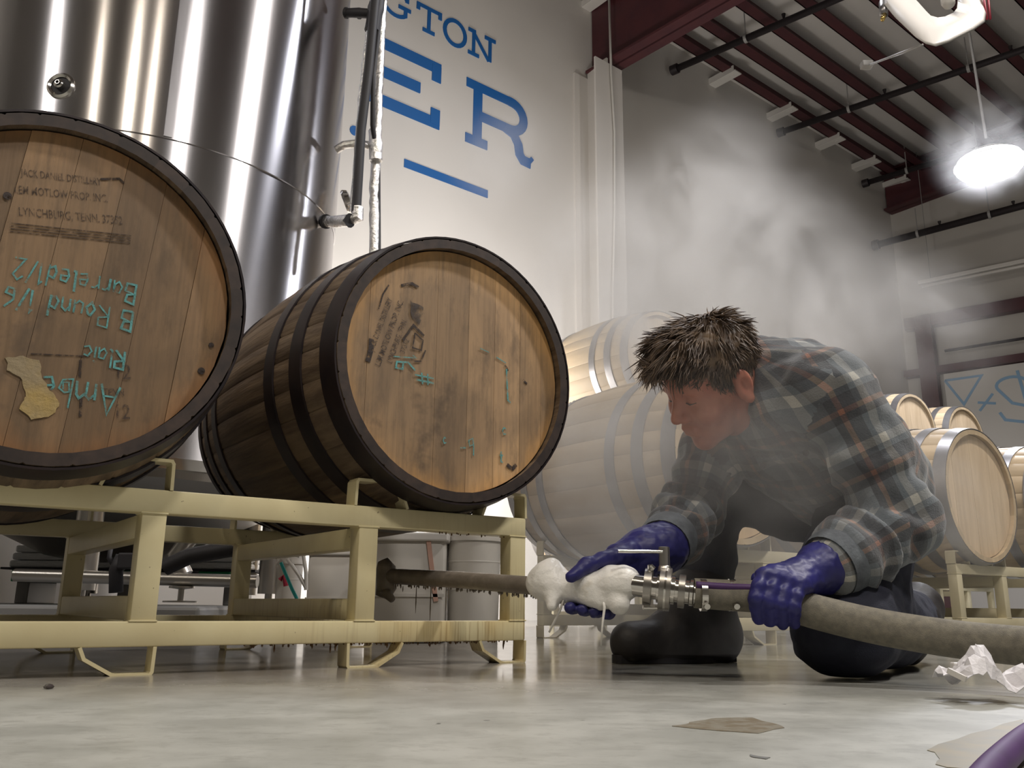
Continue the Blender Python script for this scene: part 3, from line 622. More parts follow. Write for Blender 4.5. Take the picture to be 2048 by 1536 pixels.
mb = MB(); mb.lathe([(.018, .002), (.018, .02), (.012, .024), (.012, .012), (.009, .012), (.009, .030), (.006, .030), (.006, .01)], 20, mm); mb.build('port_nozzle', M['pol'], tank, auto=40)
def pipe_thing(name, label, pts, r, m, rings=(), rm=None, cat='pipe', n=14, rough=0):
    pts = [Vector(p) for p in pts]; o = empty(name, pts[0], 0, label, cat); mb = MB(); P = []
    for i in range(len(pts) - 1):
        k = max(1, int((pts[i + 1] - pts[i]).length / .03)) if rough else 1
        for j in range(k): P.append(pts[i].lerp(pts[i + 1], j / k) - pts[0])
    P.append(pts[-1] - pts[0]); rs = [r * (1 + rough * mnoise.noise(p * 40)) for p in P]
    P = [p + Vector((mnoise.noise(p * 9), mnoise.noise(p * 9 + Vector((5, 5, 5))), 0)) * r * rough * 1.2 for p in P]
    mb.tube(P, rs, n); mb.build('pipe_jacket', m, o, auto=35)
    for (t, w) in rings:
        a = pts[0].lerp(pts[-1], t) - pts[0]; b = pts[0].lerp(pts[-1], t + w) - pts[0]; mb = MB(); mb.tube([a, b], r * 1.18, 14); mb.build('band', rm or M['black'], o, auto=40)
    return o
YP = 3.55
pipe_thing('insulated_pipe', 'crinkled foil wrapped pipe rising behind the black foam one', [at(705, 425, YP), at(722, 200, YP), at(741, 40, YP), at(752, -60, YP), at(790, -500, YP)], .014, M['foil'], rough=.25)
pipe_thing('foam_pipe', 'thick black foam covered pipe running up beside the tank', [at(712, 425, YP - .05), at(722, 260, YP - .05), at(738, 130, YP - .05), at(748, 20, YP - .05), at(756, -60, YP - .05), at(794, -500, YP - .05)], .0215, M['black'])
pipe_thing('insulated_pipe', 'foil wrapped riser rightmost beside the tank ending behind the golden barrel', [at(748, 530, YP + .08), at(748, 380, YP + .08), at(754, 280, YP + .08), at(757, 150, YP + .08), at(762, 60, YP + .08), at(768, -60, YP + .08), at(806, -500, YP + .08)], .021, M['foil'], rough=.22)
pipe_thing('foam_pipe', 'thin black foam covered line along the right foil riser', [at(757, 500, YP + .1), at(756, 330, YP + .1), at(745, 250, YP + .0), at(746, 150, YP + .0), at(758, 50, YP + .0), at(768, -60, YP), at(806, -500, YP)], .011, M['black'])
o = pipe_thing('foil_elbow', 'foil wrapped elbow joining the black foam pipe to the tank', [at(645, 443, YP + .1), at(672, 444, YP + .03), at(700, 441, YP - .03), at(716, 434, YP - .05), at(716, 415, YP - .05)], .027, M['foil'], rough=.2)
mb = MB(); a = at(650, 443, YP + .08) - o.location; b = at(653, 443, YP + .07) - o.location; mb.tube([a, b], .033, 14); mb.build('band', M['black'], o)
mb = MB(); a = at(688, 441, YP - .04) - o.location; b = at(700, 441, YP - .06) - o.location; mb.tube([a, b], [.006, .032], 12); mb.build('black_tape', M['black'], o)
pipe_thing('foil_branch', 'short silver branch pipe from the tank to the right riser', [at(672, 300, YP + .05), at(688, 290, YP + .04), at(715, 287, YP + .05), at(746, 292, YP + .08)], .019, M['foil'], rough=.08)
pipe_thing('foam_branch', 'short black branch pipe from the tank at the top', [at(690, 26, YP + .02), at(715, 26, YP), at(752, 28, YP)], .022, M['black'], rings=((.0, .08), (.42, .08)), rough=.1)
pipe_thing('foam_joint', 'black taped joint where the pipes meet at the top', [at(744, 62, YP), at(750, 30, YP), at(756, -10, YP)], .036, M['black'], rough=.25)
pipe_thing('foil_joint', 'crumpled foil joint on the right riser', [at(750, 262, YP + .06), at(752, 290, YP + .06), at(752, 322, YP + .06)], .030, M['foil'], rough=.4)
o = empty('round_hatch', at(688, 405, YP + .2), 0, 'polished round hatch seen edge-on on the tank side', 'hatch')
mb = MB(); mb.lathe([(.0, .0), (.05, .0), (.058, .012), (.05, .03), (.035, .035), (.0, .035)], 28, Matrix.Rotation(1.2, 4, 'Y')); mb.build('cover', M['pol'], o, auto=40)
mb = MB(); mb.tube([(-.01, 0, .06), (0, 0, .02)], .01, 8); mb.build('hinge', M['dullsteel'], o)

# ------------------------------------------------------------------ things behind and below the front rack
o = empty('floor_pipe', at(30, 1150, 2.95), 0, 'polished steel pipe lying level under the tank', 'pipe')
L0 = at(30, 1150, 2.95)
mb = MB(); mb.tube([(0, 0, 0), at(515, 1163, 2.95) - L0], .021, 20); mb.build('tube', M['dullsteel'], o, auto=40)
mb = MB(); q = at(365, 1160, 2.95) - L0; mb.tube([q + Vector((0, 0, -.02)), q + Vector((0, 0, -.026)), q + Vector((0, 0, -.03)), q + Vector((0, 0, -.066)), q + Vector((0, 0, -.067)), q + Vector((0, 0, -.072))], [.04, .04, .010, .010, .055, .055], 16); mb.build('foot', M['dullsteel'], o, auto=40)
for px in (150, 480):
    q = at(px, 1154 + px * .02, 2.95) - L0; mb = MB(); mb.tube([q, q + Vector((.012, 0, 0))], .028, 18); mb.build('clamp', M['pol'], o, auto=40)
o = empty('black_valve', at(240, 1150, 2.85), 0, 'black valve hanging on the level steel pipe', 'valve'); L0 = at(240, 1150, 2.85)
mb = MB(); mb.tube([at(232, 1185, 2.85) - L0, at(232, 1140, 2.85) - L0, at(248, 1118, 2.85) - L0], [.022, .022, .03], 14); mb.build('body', M['black'], o, True)
mb = MB(); mb.tube([at(222, 1095, 2.85) - L0, at(218, 1115, 2.85) - L0, at(232, 1140, 2.85) - L0], .008, 8); mb.build('handle', M['black'], o, True)
mb = MB(); a = at(258, 1122, 2.84) - L0; mb.box(a - Vector((.03, .02, .025)), a + Vector((.03, .02, .025)), None, .005); mb.build('actuator', M['black'], o)
pipe_thing('black_hose', 'short black hose sloping under the tank', [at(330, 1135, 2.8), at(362, 1120, 2.8), at(380, 1112, 2.8), at(425, 1104, 2.8), at(520, 1088, 2.8)], .026, M['black'], cat='hose')
pipe_thing('grey_manifold', 'dull grey pipe stub under the tank beside the black hose', [at(380, 1075, 3.0), at(352, 1110, 3.0), at(368, 1150, 3.0)], .030, M['dullsteel'])
o = empty('wrapped_pallet', (-2.35, 4.40, .10), 0, 'green and black pallet with white wrapped sacks behind the tank', 'pallet')
M['wrap'] = mat('white_film', (.75, .75, .74), .3, bump=.6, bsc=(20, 20, 60))
for x in (.02, .5, 1.0):
    mb = MB(); mb.box((x, -.18, 0), (x + .06, .08, .10), None, .004); mb.build('runner', M['conduit'], o)
for x in (0, .22, .44, .66, .88):
    mb = MB(); mb.box((x, -.2, .10), (x + .15, .1, .155), None, .004); mb.build('block', M['green'] if x in (0, .44, .88) else M['black'], o)
mb = MB(); mb.box((-.05, -.21, .155), (1.15, .11, .165)); mb.build('deck', M['black'], o)
for k in range(3):
    mb = MB(); mb.box((-.02 + .01 * k, -.2, .165 + k * .035), (1.1, .1, .198 + k * .035), None, .010); mb.build('sack', M['wrap'], o)
def bin_(px0, px1, py0, Y, label, round_=False, stripe=False):
    a = at(px0, 1215, Y); b = at(px1, 1215, Y); w = (b - a).length; top = at(px0, py0, Y).z; c = (a + b) / 2; c.z = 0
    o = empty('plastic_tub', c, .0, label, 'tub')
    mb = MB()
    if round_:
        mb.lathe([(0, 0), (w * .46, 0), (w * .5, top * .9), (w * .53, top * .9), (w * .53, top * .93), (w * .5, top * .93), (w * .51, top), (w * .47, top), (w * .43, .02), (0, .02)], 32); mb.build('bucket_wall', M['poly'], o, auto=35)
        for q in (.45, .7): mb = MB(); mb.lathe([(w * (.46 + .04 * q), top * q), (w * (.475 + .04 * q), top * q + .004), (w * (.46 + .04 * q), top * q + .008)], 32); mb.build('rib', M['poly'], o, True)
    else:
        mb.box((-w / 2, 0, 0), (w / 2, .34, top), None, .012); mb.build('bin_body', M['poly'], o, auto=40)
        mb = MB(); mb.box((-w / 2 - .01, -.01, top - .02), (w / 2 + .01, .35, top + .006), None, .005); mb.build('lid', M['white'], o)
        if stripe: mb = MB(); mb.ribbon([(w * .27, top - .02), (w * .36, top * .55), (w * .40, top * .38)], .014, -.004, -.001); mb.build('orange_strap', mat('orange_strap', (.60, .36, .28), .6), o)
        mb = MB(); mb.box((-w / 2 - .002, -.004, top * .42), (w / 2 + .002, 0, top * .45)); mb.build('rib', M['poly'], o)
bin_(742, 886, 1068, 2.75, 'hazy white storage bin with an orange strap under the golden barrel', stripe=True)
bin_(892, 1000, 1062, 2.9, 'round white bucket right of the strapped bin', round_=True)
bin_(548, 600, 1112, 2.9, 'small grey canister behind the front rack', round_=True)
bin_(610, 700, 1098, 3.1, 'grey brown bin between the front rack posts')
for i, pts in enumerate((((480, 1148), (502, 1124)), ((575, 1118), (598, 1150), (612, 1175)), ((607, 1110), (612, 1145), (612, 1180)), ((585, 1108), (600, 1112)))):
    mb = MB(); mb.tube([at(x, y, 2.7) for x, y in pts], .006, 8); tag(mb.build('white_cord', M['white']), ['slanting white cord left of the grey canister', 'white cord sloping down right of the grey canister', 'upright white cord right of the grey canister', 'short white cord end above the canister'][i], 'cord', 'white cords behind the front rack')
mb = MB(); mb.tube([at(562, 1125, 2.6), at(572, 1150, 2.6), at(584, 1178, 2.6), at(594, 1198, 2.6)], .005, 8); tag(mb.build('teal_cord', mat('teal_cord', (.03, .42, .40), .5)), 'thin teal cord hanging down behind the front rack', 'cord')
mb = MB(); mb.tube([at(560, 1160, 2.75), at(568, 1150, 2.75), at(572, 1172, 2.75)], .008, 8); tag(mb.build('red_cord', M['red']), 'small red cord by the teal one', 'cord')

# ------------------------------------------------------------------ smooth solids: signed distance field -> surface net
def V3(p): return np.array([p[0], p[1], p[2]], dtype=np.float32)
class Field:
    def __init__(s, axes):
        s.ax = [np.asarray(a, dtype=np.float32) for a in axes]; s.F = np.full([len(a) for a in s.ax], .5, dtype=np.float32)
    def sl(s, lo, hi):
        r = []
        for a, l, h in zip(s.ax, lo, hi):
            i = max(0, int(np.searchsorted(a, l)) - 1); j = min(len(a), int(np.searchsorted(a, h)) + 1); r.append(slice(i, max(j, i + 1)))
        return tuple(r)
    def grid(s, sl): return s.ax[0][sl[0]][:, None, None], s.ax[1][sl[1]][None, :, None], s.ax[2][sl[2]][None, None, :]
    def put(s, fn, lo, hi, k, sub=False):
        m = k + .05; sl = s.sl([x - m for x in lo], [x + m for x in hi]); X, Y, Z = s.grid(sl); d = fn(X, Y, Z).astype(np.float32); F = s.F[sl]
        if sub:
            d = -d; h = np.clip(.5 + .5 * (F - d) / max(k, 1e-5), 0, 1); s.F[sl] = d * (1 - h) + F * h + k * h * (1 - h); s.F[sl] = np.maximum(s.F[sl], F)
        else:
            h = np.clip(.5 + .5 * (F - d) / max(k, 1e-5), 0, 1); s.F[sl] = F * (1 - h) + d * h - k * h * (1 - h)
        return s
    def cap(s, a, b, ra, rb, k=.02, sub=False):
        a = V3(a); b = V3(b); ba = b - a; bb = float(ba @ ba) + 1e-9
        def fn(X, Y, Z):
            px, py, pz = X - a[0], Y - a[1], Z - a[2]; t = np.clip((px * ba[0] + py * ba[1] + pz * ba[2]) / bb, 0, 1)
            return np.sqrt((px - ba[0] * t) ** 2 + (py - ba[1] * t) ** 2 + (pz - ba[2] * t) ** 2) - (ra + (rb - ra) * t)
        r = max(ra, rb); return s.put(fn, np.minimum(a, b) - r, np.maximum(a, b) + r, k, sub)
    def chain(s, pts, rs, k=.012):
        for i in range(len(pts) - 1): s.cap(pts[i], pts[i + 1], rs[i], rs[i + 1], k)
        return s
    def ell(s, c, r, R=None, k=.02, sub=False):               # R: 3 axis vectors
        c = V3(c); R = np.eye(3) if R is None else np.array([list(v) for v in R], dtype=np.float32); r = np.array(r, dtype=np.float32)
        def fn(X, Y, Z):
            p = (X - c[0], Y - c[1], Z - c[2]); k0 = 0; k1 = 0
            for i in range(3):
                q = p[0] * R[i][0] + p[1] * R[i][1] + p[2] * R[i][2]; k0 = k0 + (q / r[i]) ** 2; k1 = k1 + (q / r[i] ** 2) ** 2
            k0 = np.sqrt(k0); k1 = np.sqrt(k1) + 1e-9; return k0 * (k0 - 1) / k1
        m = float(r.max()); return s.put(fn, c - m, c + m, k, sub)
    def plane(s, p, n, k=.004):                                # keep the side n points away from
        p = V3(p); n = V3(n); X, Y, Z = s.grid((slice(None),) * 3); d = (X - p[0]) * n[0] + (Y - p[1]) * n[1] + (Z - p[2]) * n[2]
        h = np.clip(.5 + .5 * (s.F - d) / k, 0, 1); s.F = (d * (1 - h) + s.F * h + k * h * (1 - h)).astype(np.float32); return s
    def mesh(s):
        F = s.F; nx, ny, nz = F.shape; In = F < 0
        c = [In[i:nx - 1 + i, j:ny - 1 + j, k:nz - 1 + k] for i in (0, 1) for j in (0, 1) for k in (0, 1)]
        tot = sum(x.astype(np.int8) for x in c); act = (tot > 0) & (tot < 8); idx = np.argwhere(act); n = len(idx)
        ids = np.full(act.shape, -1, dtype=np.int64); ids[act] = np.arange(n)
        acc = np.zeros((n, 3)); cnt = np.zeros(n); off = [(i, j, k) for i in (0, 1) for j in (0, 1) for k in (0, 1)]
        P = lambda o: np.stack([s.ax[d][idx[:, d] + o[d]] for d in range(3)], 1); Fv = {o: F[idx[:, 0] + o[0], idx[:, 1] + o[1], idx[:, 2] + o[2]] for o in off}
        for a in off:
            for d in range(3):
                if a[d] == 0:
                    b = list(a); b[d] = 1; b = tuple(b); fa, fb = Fv[a], Fv[b]; m = (fa < 0) != (fb < 0); t = np.where(m, fa / (fa - fb + 1e-12), 0)[:, None]
                    acc += np.where(m[:, None], P(a) * (1 - t) + P(b) * t, 0); cnt += m
        Vt = acc / np.maximum(cnt, 1)[:, None]; Q = []
        for d in range(3):
            sa = [slice(None)] * 3; sb = [slice(None)] * 3; sa[d] = slice(0, -1); sb[d] = slice(1, None)
            A, B = In[tuple(sa)], In[tuple(sb)]; e = np.argwhere(A != B); u_, v_ = (d + 1) % 3, (d + 2) % 3
            ok = (e[:, u_] > 0) & (e[:, v_] > 0) & (e[:, u_] < F.shape[u_] - 1) & (e[:, v_] < F.shape[v_] - 1); e = e[ok]; ins = A[e[:, 0], e[:, 1], e[:, 2]]
            def cell(du, dv):
                q = e.copy(); q[:, u_] += du; q[:, v_] += dv; return ids[q[:, 0], q[:, 1], q[:, 2]]
            q = np.stack([cell(-1, -1), cell(0, -1), cell(0, 0), cell(-1, 0)], 1); q[~ins] = q[~ins][:, ::-1]; Q.append(q)
        Q = np.concatenate(Q); Q = Q[(Q >= 0).all(1)]; return Vt, Q
def np_mesh(name, Vt, Q, m, parent=None, smooth=True, disp=None, org=(0, 0, 0)):
    me = bpy.data.meshes.new(name); me.vertices.add(len(Vt)); me.loops.add(len(Q) * 4); me.polygons.add(len(Q))
    me.vertices.foreach_set('co', (Vt - np.array(org)).astype(np.float32).ravel()); me.loops.foreach_set('vertex_index', Q.astype(np.int32).ravel())
    me.polygons.foreach_set('loop_start', np.arange(0, len(Q) * 4, 4, dtype=np.int32)); me.polygons.foreach_set('loop_total', np.full(len(Q), 4, dtype=np.int32)); me.update(calc_edges=True)
    if disp:
        nr = np.zeros(len(Vt) * 3, dtype=np.float32); me.vertices.foreach_get('normal', nr); nr = nr.reshape(-1, 3)
        Vn = Vt + nr * disp(Vt)[:, None]; me.vertices.foreach_set('co', (Vn - np.array(org)).astype(np.float32).ravel()); me.update()
    me.validate(); return link(name, me, m, parent, smooth=smooth)
def axr(a, b, h): return np.arange(a, b + h, h)
def axv(a, b, h, fa, fb, fh): return np.unique(np.round(np.concatenate([np.arange(a, fa, h), np.arange(fa, fb, fh), np.arange(fb, b + h, h)]), 5))
def nz(P, sc, seed=0, oct=2):
    out = np.empty(len(P)); o3 = Vector((seed * 7.3, seed * 3.1, seed))
    for i, p in enumerate(P): out[i] = mnoise.noise(Vector((p[0] * sc[0], p[1] * sc[1], p[2] * sc[2])) + o3) + (.5 * mnoise.noise(Vector((p[0] * sc[0] * 2.1, p[1] * sc[1] * 2.1, p[2] * sc[2] * 2.1)) + o3) if oct > 1 else 0)
    return out

# ------------------------------------------------------------------ the kneeling man
M['skin'] = mat('ruddy_skin', (.50, .20, .13), .5, col2=(.42, .15, .10), sc=(30, 30, 30), sss=.12)
M['hair'] = mat('brown_hair', (.070, .045, .030), .55, col2=(.20, .13, .075), sc=(45, 45, 45), lo=.45, hi=.75)
M['jeans'] = mat('dark_jeans', (.016, .018, .034), .85, col2=(.024, .027, .045), sc=(30, 30, 30), bump=.3, bsc=(500, 500, 500))
M['boot'] = mat('dark_boot_leather', (.014, .012, .013), .55, col2=(.022, .018, .017), sc=(20, 20, 20), bump=.1, bsc=(80, 80, 80))
M['glove'] = mat('blue_rubber_glove', (.022, .021, .17), .48, col2=(.014, .014, .10), sc=(14, 14, 14), bump=.12, bsc=(45, 45, 45), spec=.5)
def plaid(kit, cur):
    N, L = kit['N'], kit['L']; uv = N.new('ShaderNodeUVMap'); uv.uv_map = 'weave'; sp = N.new('ShaderNodeSeparateXYZ'); L.new(uv.outputs[0], sp.inputs[0]); cs = []
    for i in (0, 1):
        fr = kit['math']('FRACT', sp.outputs[i]); r = N.new('ShaderNodeValToRGB'); r.color_ramp.interpolation = 'CONSTANT'; L.new(fr, r.inputs[0])
        st = [(0, (.13, .15, .17)), (.22, (.46, .45, .41)), (.36, (.11, .13, .15)), (.46, (.042, .044, .052)), (.66, (.24, .105, .07)), (.74, (.045, .045, .052)), (.86, (.17, .19, .21))]
        el = r.color_ramp.elements; el[0].position = 0; el[0].color = (*st[0][1], 1); el[1].position = st[1][0]; el[1].color = (*st[1][1], 1)
        for p, c in st[2:]: e = el.new(p); e.color = (*c, 1)
        cs.append(r.outputs[0])
    c = kit['mix'](.5, cs[0], cs[1]); c = kit['mix'](.50, c, kit['mix'](1.0, cs[0], cs[1], 'DARKEN')); return kit['mix'](kit['math']('MULTIPLY', kit['ramp'](kit['noise']((30, 30, 30), 4), .4, .7), .25), c, (.16, .17, .18))
M['plaid'] = mat('plaid_flannel', (.1, .1, .1), .9, hook=plaid, sheen=.35, bump=.25, bsc=(300, 300, 300))
M['button'] = mat('dark_button', (.05, .045, .045), .4)

EAR = at(1484, 775, 1.60)
hf = Vector((-.79, -.20, -.60)).normalized(); hu = Vector((-.50, -.52, .72)); hu = (hu - hf * hu.dot(hf)).normalized(); hl = hu.cross(hf).normalized()
HC = EAR - hl * .077
def hp(f, l, u): return HC + hf * f * .95 + hl * l + hu * u * .97
HR = (hf, hl, hu)
NB = at(1545, 775, 1.72); CH = at(1590, 850, 1.76); AB = at(1668, 925, 1.84); PV = at(1728, 1000, 1.90)
LS = at(1650, 785, 1.60); LE = at(1797, 1050, 1.60); LW = at(1668, 1128, 1.52)
RS = at(1440, 850, 1.88); RE = at(1388, 1015, 1.83); RW = at(1322, 1098, 1.64)
LH, LK, LA = at(1738, 1020, 1.85), at(1688, 1252, 1.57), at(1822, 1245, 1.97)
RHp, RK, RA = at(1712, 1015, 1.97), at(1428, 975, 2.0), at(1402, 1225, 1.98)
LK.z = max(LK.z, .088)
org = Vector((PV.x, PV.y, 0))
lat = (LS - RS).normalized(); spn = (NB - PV).normalized(); lat = (lat - spn * lat.dot(spn)).normalized(); frn = lat.cross(spn).normalized()
if frn.z > 0: frn = -frn
TRX = (lat, frn, spn)
allp = [HC, NB, PV, LS, LE, LW, RS, RE, RW, LK, LA, RK, RA]
lo = [min(p[i] for p in allp) - .32 for i in range(3)]; hi = [max(p[i] for p in allp) + .22 for i in range(3)]; lo[2] = -.03
man = empty('person', org, 0, 'person kneeling in a plaid flannel shirt, jeans and blue gloves, clamping a hose', 'person')
# gloves: finger bones first, used by body and glove alike
LF = []
for i in range(4):
    k = at(1528 + i * 25, 1150 + i * 7, 1.445); mjt = at(1513 + i * 25, 1196 + i * 6, 1.428); tp = at(1517 + i * 24, 1238 + i * 5 - (6 if i == 3 else 0), 1.455)
    LF.append([k, k.lerp(mjt, .5) + Vector((-.003, -.004, 0)), mjt, tp])
LT = [at(1590, 1150, 1.49), at(1550, 1150, 1.52), at(1515, 1158, 1.525)]
RFg = []
for i in range(4):
    a = at(1158 + i * 24, 1178 + i * 3, 1.60); b = at(1146 + i * 24, 1214 + i * 4, 1.59); c = at(1140 + i * 24, 1216 + i * 4, 1.545); RFg.append([a, b, c])
RT = [at(1262, 1105, 1.585), at(1205, 1120, 1.555), at(1175, 1130, 1.54), at(1143, 1153, 1.525)]
def hands(F, g, side):
    if side == 'L':
        F.chain([LW.lerp(LE, .12), LW, at(1640, 1140, 1.51)], [.040 * g, .037 * g, .036 * g], .02)
        F.chain([at(1640, 1140, 1.51), at(1600, 1155, 1.485)], [.036 * g, .032 * g], .02)
        for i, f in enumerate(LF):
            r = (.0118, .0122, .0115, .0105)[i] * g; F.cap(at(1628, 1142 + i * 4, 1.50), f[0], .024 * g, .014 * g, .014); F.chain(f, [r * 1.12, r * 1.0, r * 1.04, r * .86], .004)
        F.chain(LT, [.018 * g, .014 * g, .012 * g], .01)
    else:
        F.chain([RW.lerp(RE, .15), RW, at(1285, 1112, 1.625)], [.038 * g, .036 * g, .038 * g], .02)
        F.chain([at(1285, 1108, 1.625), at(1240, 1125, 1.605), at(1205, 1160, 1.605)], [.038 * g, .030 * g, .026 * g], .02)
        for i, f in enumerate(RFg):
            r = (.0118, .012, .0115, .0105)[i] * g; F.cap(at(1225, 1150, 1.61), f[0], .02 * g, .013 * g, .014); F.chain(f, [r * 1.1, r, r * .85], .004)
        F.chain(RT, [.018 * g, .0135 * g, .013 * g, .0105 * g], .008)
# --- body: one continuous surface, fine around the head
F = Field([axv(lo[0], hi[0], .011, HC.x - .15, HC.x + .14, .0034), axv(lo[1], hi[1], .011, HC.y - .13, HC.y + .12, .0034), axv(lo[2], hi[2], .011, HC.z - .16, HC.z + .15, .0034)])
F.ell(hp(-.002, 0, .045), (.097, .075, .084), HR, .01).ell(hp(.043, 0, .045), (.052, .062, .056), HR, .02).ell(hp(.043, 0, -.018), (.056, .058, .064), HR, .025)
F.ell(hp(.040, 0, -.058), (.052, .050, .046), HR, .025).ell(hp(.078, 0, -.090), (.020, .022, .018), HR, .02)
F.cap(hp(.086, -.034, .036), hp(.086, .034, .036), .010, .010, .014)
for sgn in (-1, 1):
    F.ell(hp(.070, sgn * .040, -.016), (.026, .024, .026), HR, .02); F.ell(hp(.105, sgn * .032, .017), (.016, .017, .013), HR, .012, True)
    F.ell(hp(.080, sgn * .031, .017), (.0145, .0145, .0135), HR, .003); F.cap(hp(.090, sgn * .022, .026), hp(.084, sgn * .044, .024), .0045, .004, .003)
    F.ell(hp(-.006, sgn * .077, .002), (.019, .009, .033), (hf * .97 - hl * sgn * .22 + hu * .1, hl * .97 * sgn + hf * .22, hu - hf * .1), .006)
    F.ell(hp(-.003, sgn * .087, .002), (.011, .008, .018), HR, .004, True); F.ell(hp(-.006, sgn * .080, -.028), (.010, .007, .010), HR, .005)
F.cap(hp(.094, 0, .026), hp(.119, 0, -.012), .0085, .0115, .010)
for sgn in (-1, 1): F.ell(hp(.106, sgn * .0125, -.018), (.012, .009, .009), HR, .006)
F.cap(hp(.101, -.016, -.047), hp(.101, .016, -.047), .006, .006, .007).cap(hp(.098, -.014, -.059), hp(.098, .014, -.059), .0068, .0068, .007)
F.cap(hp(.110, -.02, -.0535), hp(.110, .02, -.0535), .003, .003, .003, True)
F.chain([hp(-.028, 0, -.02), hp(-.035, 0, -.07), NB], [.060, .058, .066], .02)
F.cap(LS, RS, .062, .06, .04).ell(CH, (.145, .095, .17), TRX, .05).ell(AB, (.13, .095, .16), TRX, .05).ell(PV, (.14, .11, .11), TRX, .05)
F.chain([LS, LE, LW], [.052, .040, .032], .03).chain([RS, RE, RW], [.050, .038, .032], .03)
F.chain([LH, LK, LA], [.085, .058, .04], .03).chain([RHp, RK, RA], [.085, .058, .04], .03)
F.chain([RA, at(1290, 1290, 1.95)], [.035, .03], .02).chain([LA, at(1818, 1290, 1.97)], [.035, .03], .02)
hands(F, .80, 'L'); hands(F, .80, 'R'); F.plane((0, 0, .012), (0, 0, -1))
Vt, Q = F.mesh(); body = np_mesh('body', Vt, Q, M['skin'], man, org=org)
# --- shirt
F = Field([axr(lo[0], hi[0], .0075), axr(lo[1], hi[1], .0075), axr(lo[2], hi[2], .0075)])
F.cap(LS + spn * .0, RS + spn * .0, .080, .076, .05).ell(CH, (.182, .125, .20), TRX, .05).ell(AB + frn * -.01, (.170, .128, .17), TRX, .06).ell(PV + frn * -.01, (.145, .12, .12), TRX, .05)
BK = at(1612, 772, 1.78); F.ell(BK, (.13, .07, .12), TRX, .06)
F.cap(at(1700, 850, 1.88), at(1762, 900, 1.92), .085, .060, .04).cap(at(1762, 900, 1.92), at(1850, 944, 1.95), .060, .012, .03).cap(at(1775, 940, 1.82), at(1825, 985, 1.86), .065, .02, .03)   # loose tail of the shirt
F.chain([LS, LS.lerp(LE, .5) + Vector((.01, 0, .01)), LE, LW.lerp(LE, .35), LW.lerp(LE, .06)], [.080, .074, .066, .060, .055], .025)
F.chain([RS, RS.lerp(RE, .5), RE, RW.lerp(RE, .36), RW.lerp(RE, .16)], [.076, .066, .060, .053, .043], .025)
F.cap(NB + spn * .03 - frn * .03, NB + spn * .035 + frn * .03, .062, .058, .025)
F.chain([at(1522, 745, 1.66), at(1512, 810, 1.64), at(1530, 850, 1.68)], [.018, .016, .02], .012)
F.ell(hp(-.01, 0, -.03), (.085, .070, .075), HR, .012, True)
def fold(P):
    L_ = P.shape[0]; out = np.zeros(L_); s1 = nz(P, (9, 9, 9), 1); s2 = nz(P, (26, 26, 26), 2, 1); out = .011 * s1 + .0065 * s2
    for a, b, amp, fq in ((LS, LE, .007, 75), (LE, LW, .009, 95), (RS, RE, .006, 80), (RE, RW, .009, 100)):
        a, b = V3(a), V3(b); ba = b - a; t = (P - a) @ ba / (ba @ ba); d = np.linalg.norm(P - a - np.clip(t, 0, 1)[:, None] * ba, axis=1); w = np.clip(1 - (d - .06) / .05, 0, 1) * np.clip(1 - np.abs(t - .5) * 1.2, 0, 1)
        out += w * amp * np.sin(t * np.linalg.norm(ba) * fq + 3.5 * s1 + 9 * (P @ V3(frn)))
    dd = (P @ V3(spn)) * 60 + (P @ V3(lat)) * 34 + 4 * s1; tt = (P - V3(CH)); w = np.exp(-(np.sum(tt * tt, 1)) / .03); return out + w * .0065 * np.sin(dd)
Vt, Q = F.mesh(); shirt = np_mesh('shirt', Vt, Q, M['plaid'], man, disp=fold, org=org)
me = shirt.data; uvl = me.uv_layers.new(name='weave'); nP = len(me.polygons); vi = np.zeros(nP * 4, dtype=np.int32); me.loops.foreach_get('vertex_index', vi); vi = vi.reshape(-1, 4)
Pc = Vt[Q].mean(1) if nP == len(Q) else Vt[vi].mean(1); PL = Vt[vi]
segs = [(PV, NB, .19, 1.6, 9, 0, .125), (LS, LE, .078, 0, 4, .3, .12), (LE, LW, .062, 0, 4, .55, .12), (RS, RE, .072, 0, 4, .1, .12), (RE, RW, .06, 0, 4, .4, .12)]
best = np.full(nP, 9.); UVs = np.zeros((nP, 4, 2))
for (a, b, rad, _, N_, off, per) in segs:
    a, b = V3(a), V3(b); ba = b - a; L_ = np.linalg.norm(ba); ax = ba / L_; t = np.clip((Pc - a) @ ba / L_ ** 2, -.15, 1.12); d = np.linalg.norm(Pc - a - t[:, None] * ba, axis=1) / rad
    e1 = V3(frn) - ax * (V3(frn) @ ax); e1 /= np.linalg.norm(e1); e2 = np.cross(ax, e1)
    angc = np.arctan2((Pc - a) @ e2, (Pc - a) @ e1); angl = np.arctan2((PL - a) @ e2, (PL - a) @ e1); dl = (angl - angc[:, None] + np.pi) % (2 * np.pi) - np.pi
    uu = (angc[:, None] + dl) / (2 * np.pi) * N_ + off; vv = ((PL - a) @ ax) / per + off
    m = d < best; best[m] = d[m]; UVs[m] = np.stack([uu, vv], 2)[m]
uvl.data.foreach_set('uv', UVs.astype(np.float32).ravel())
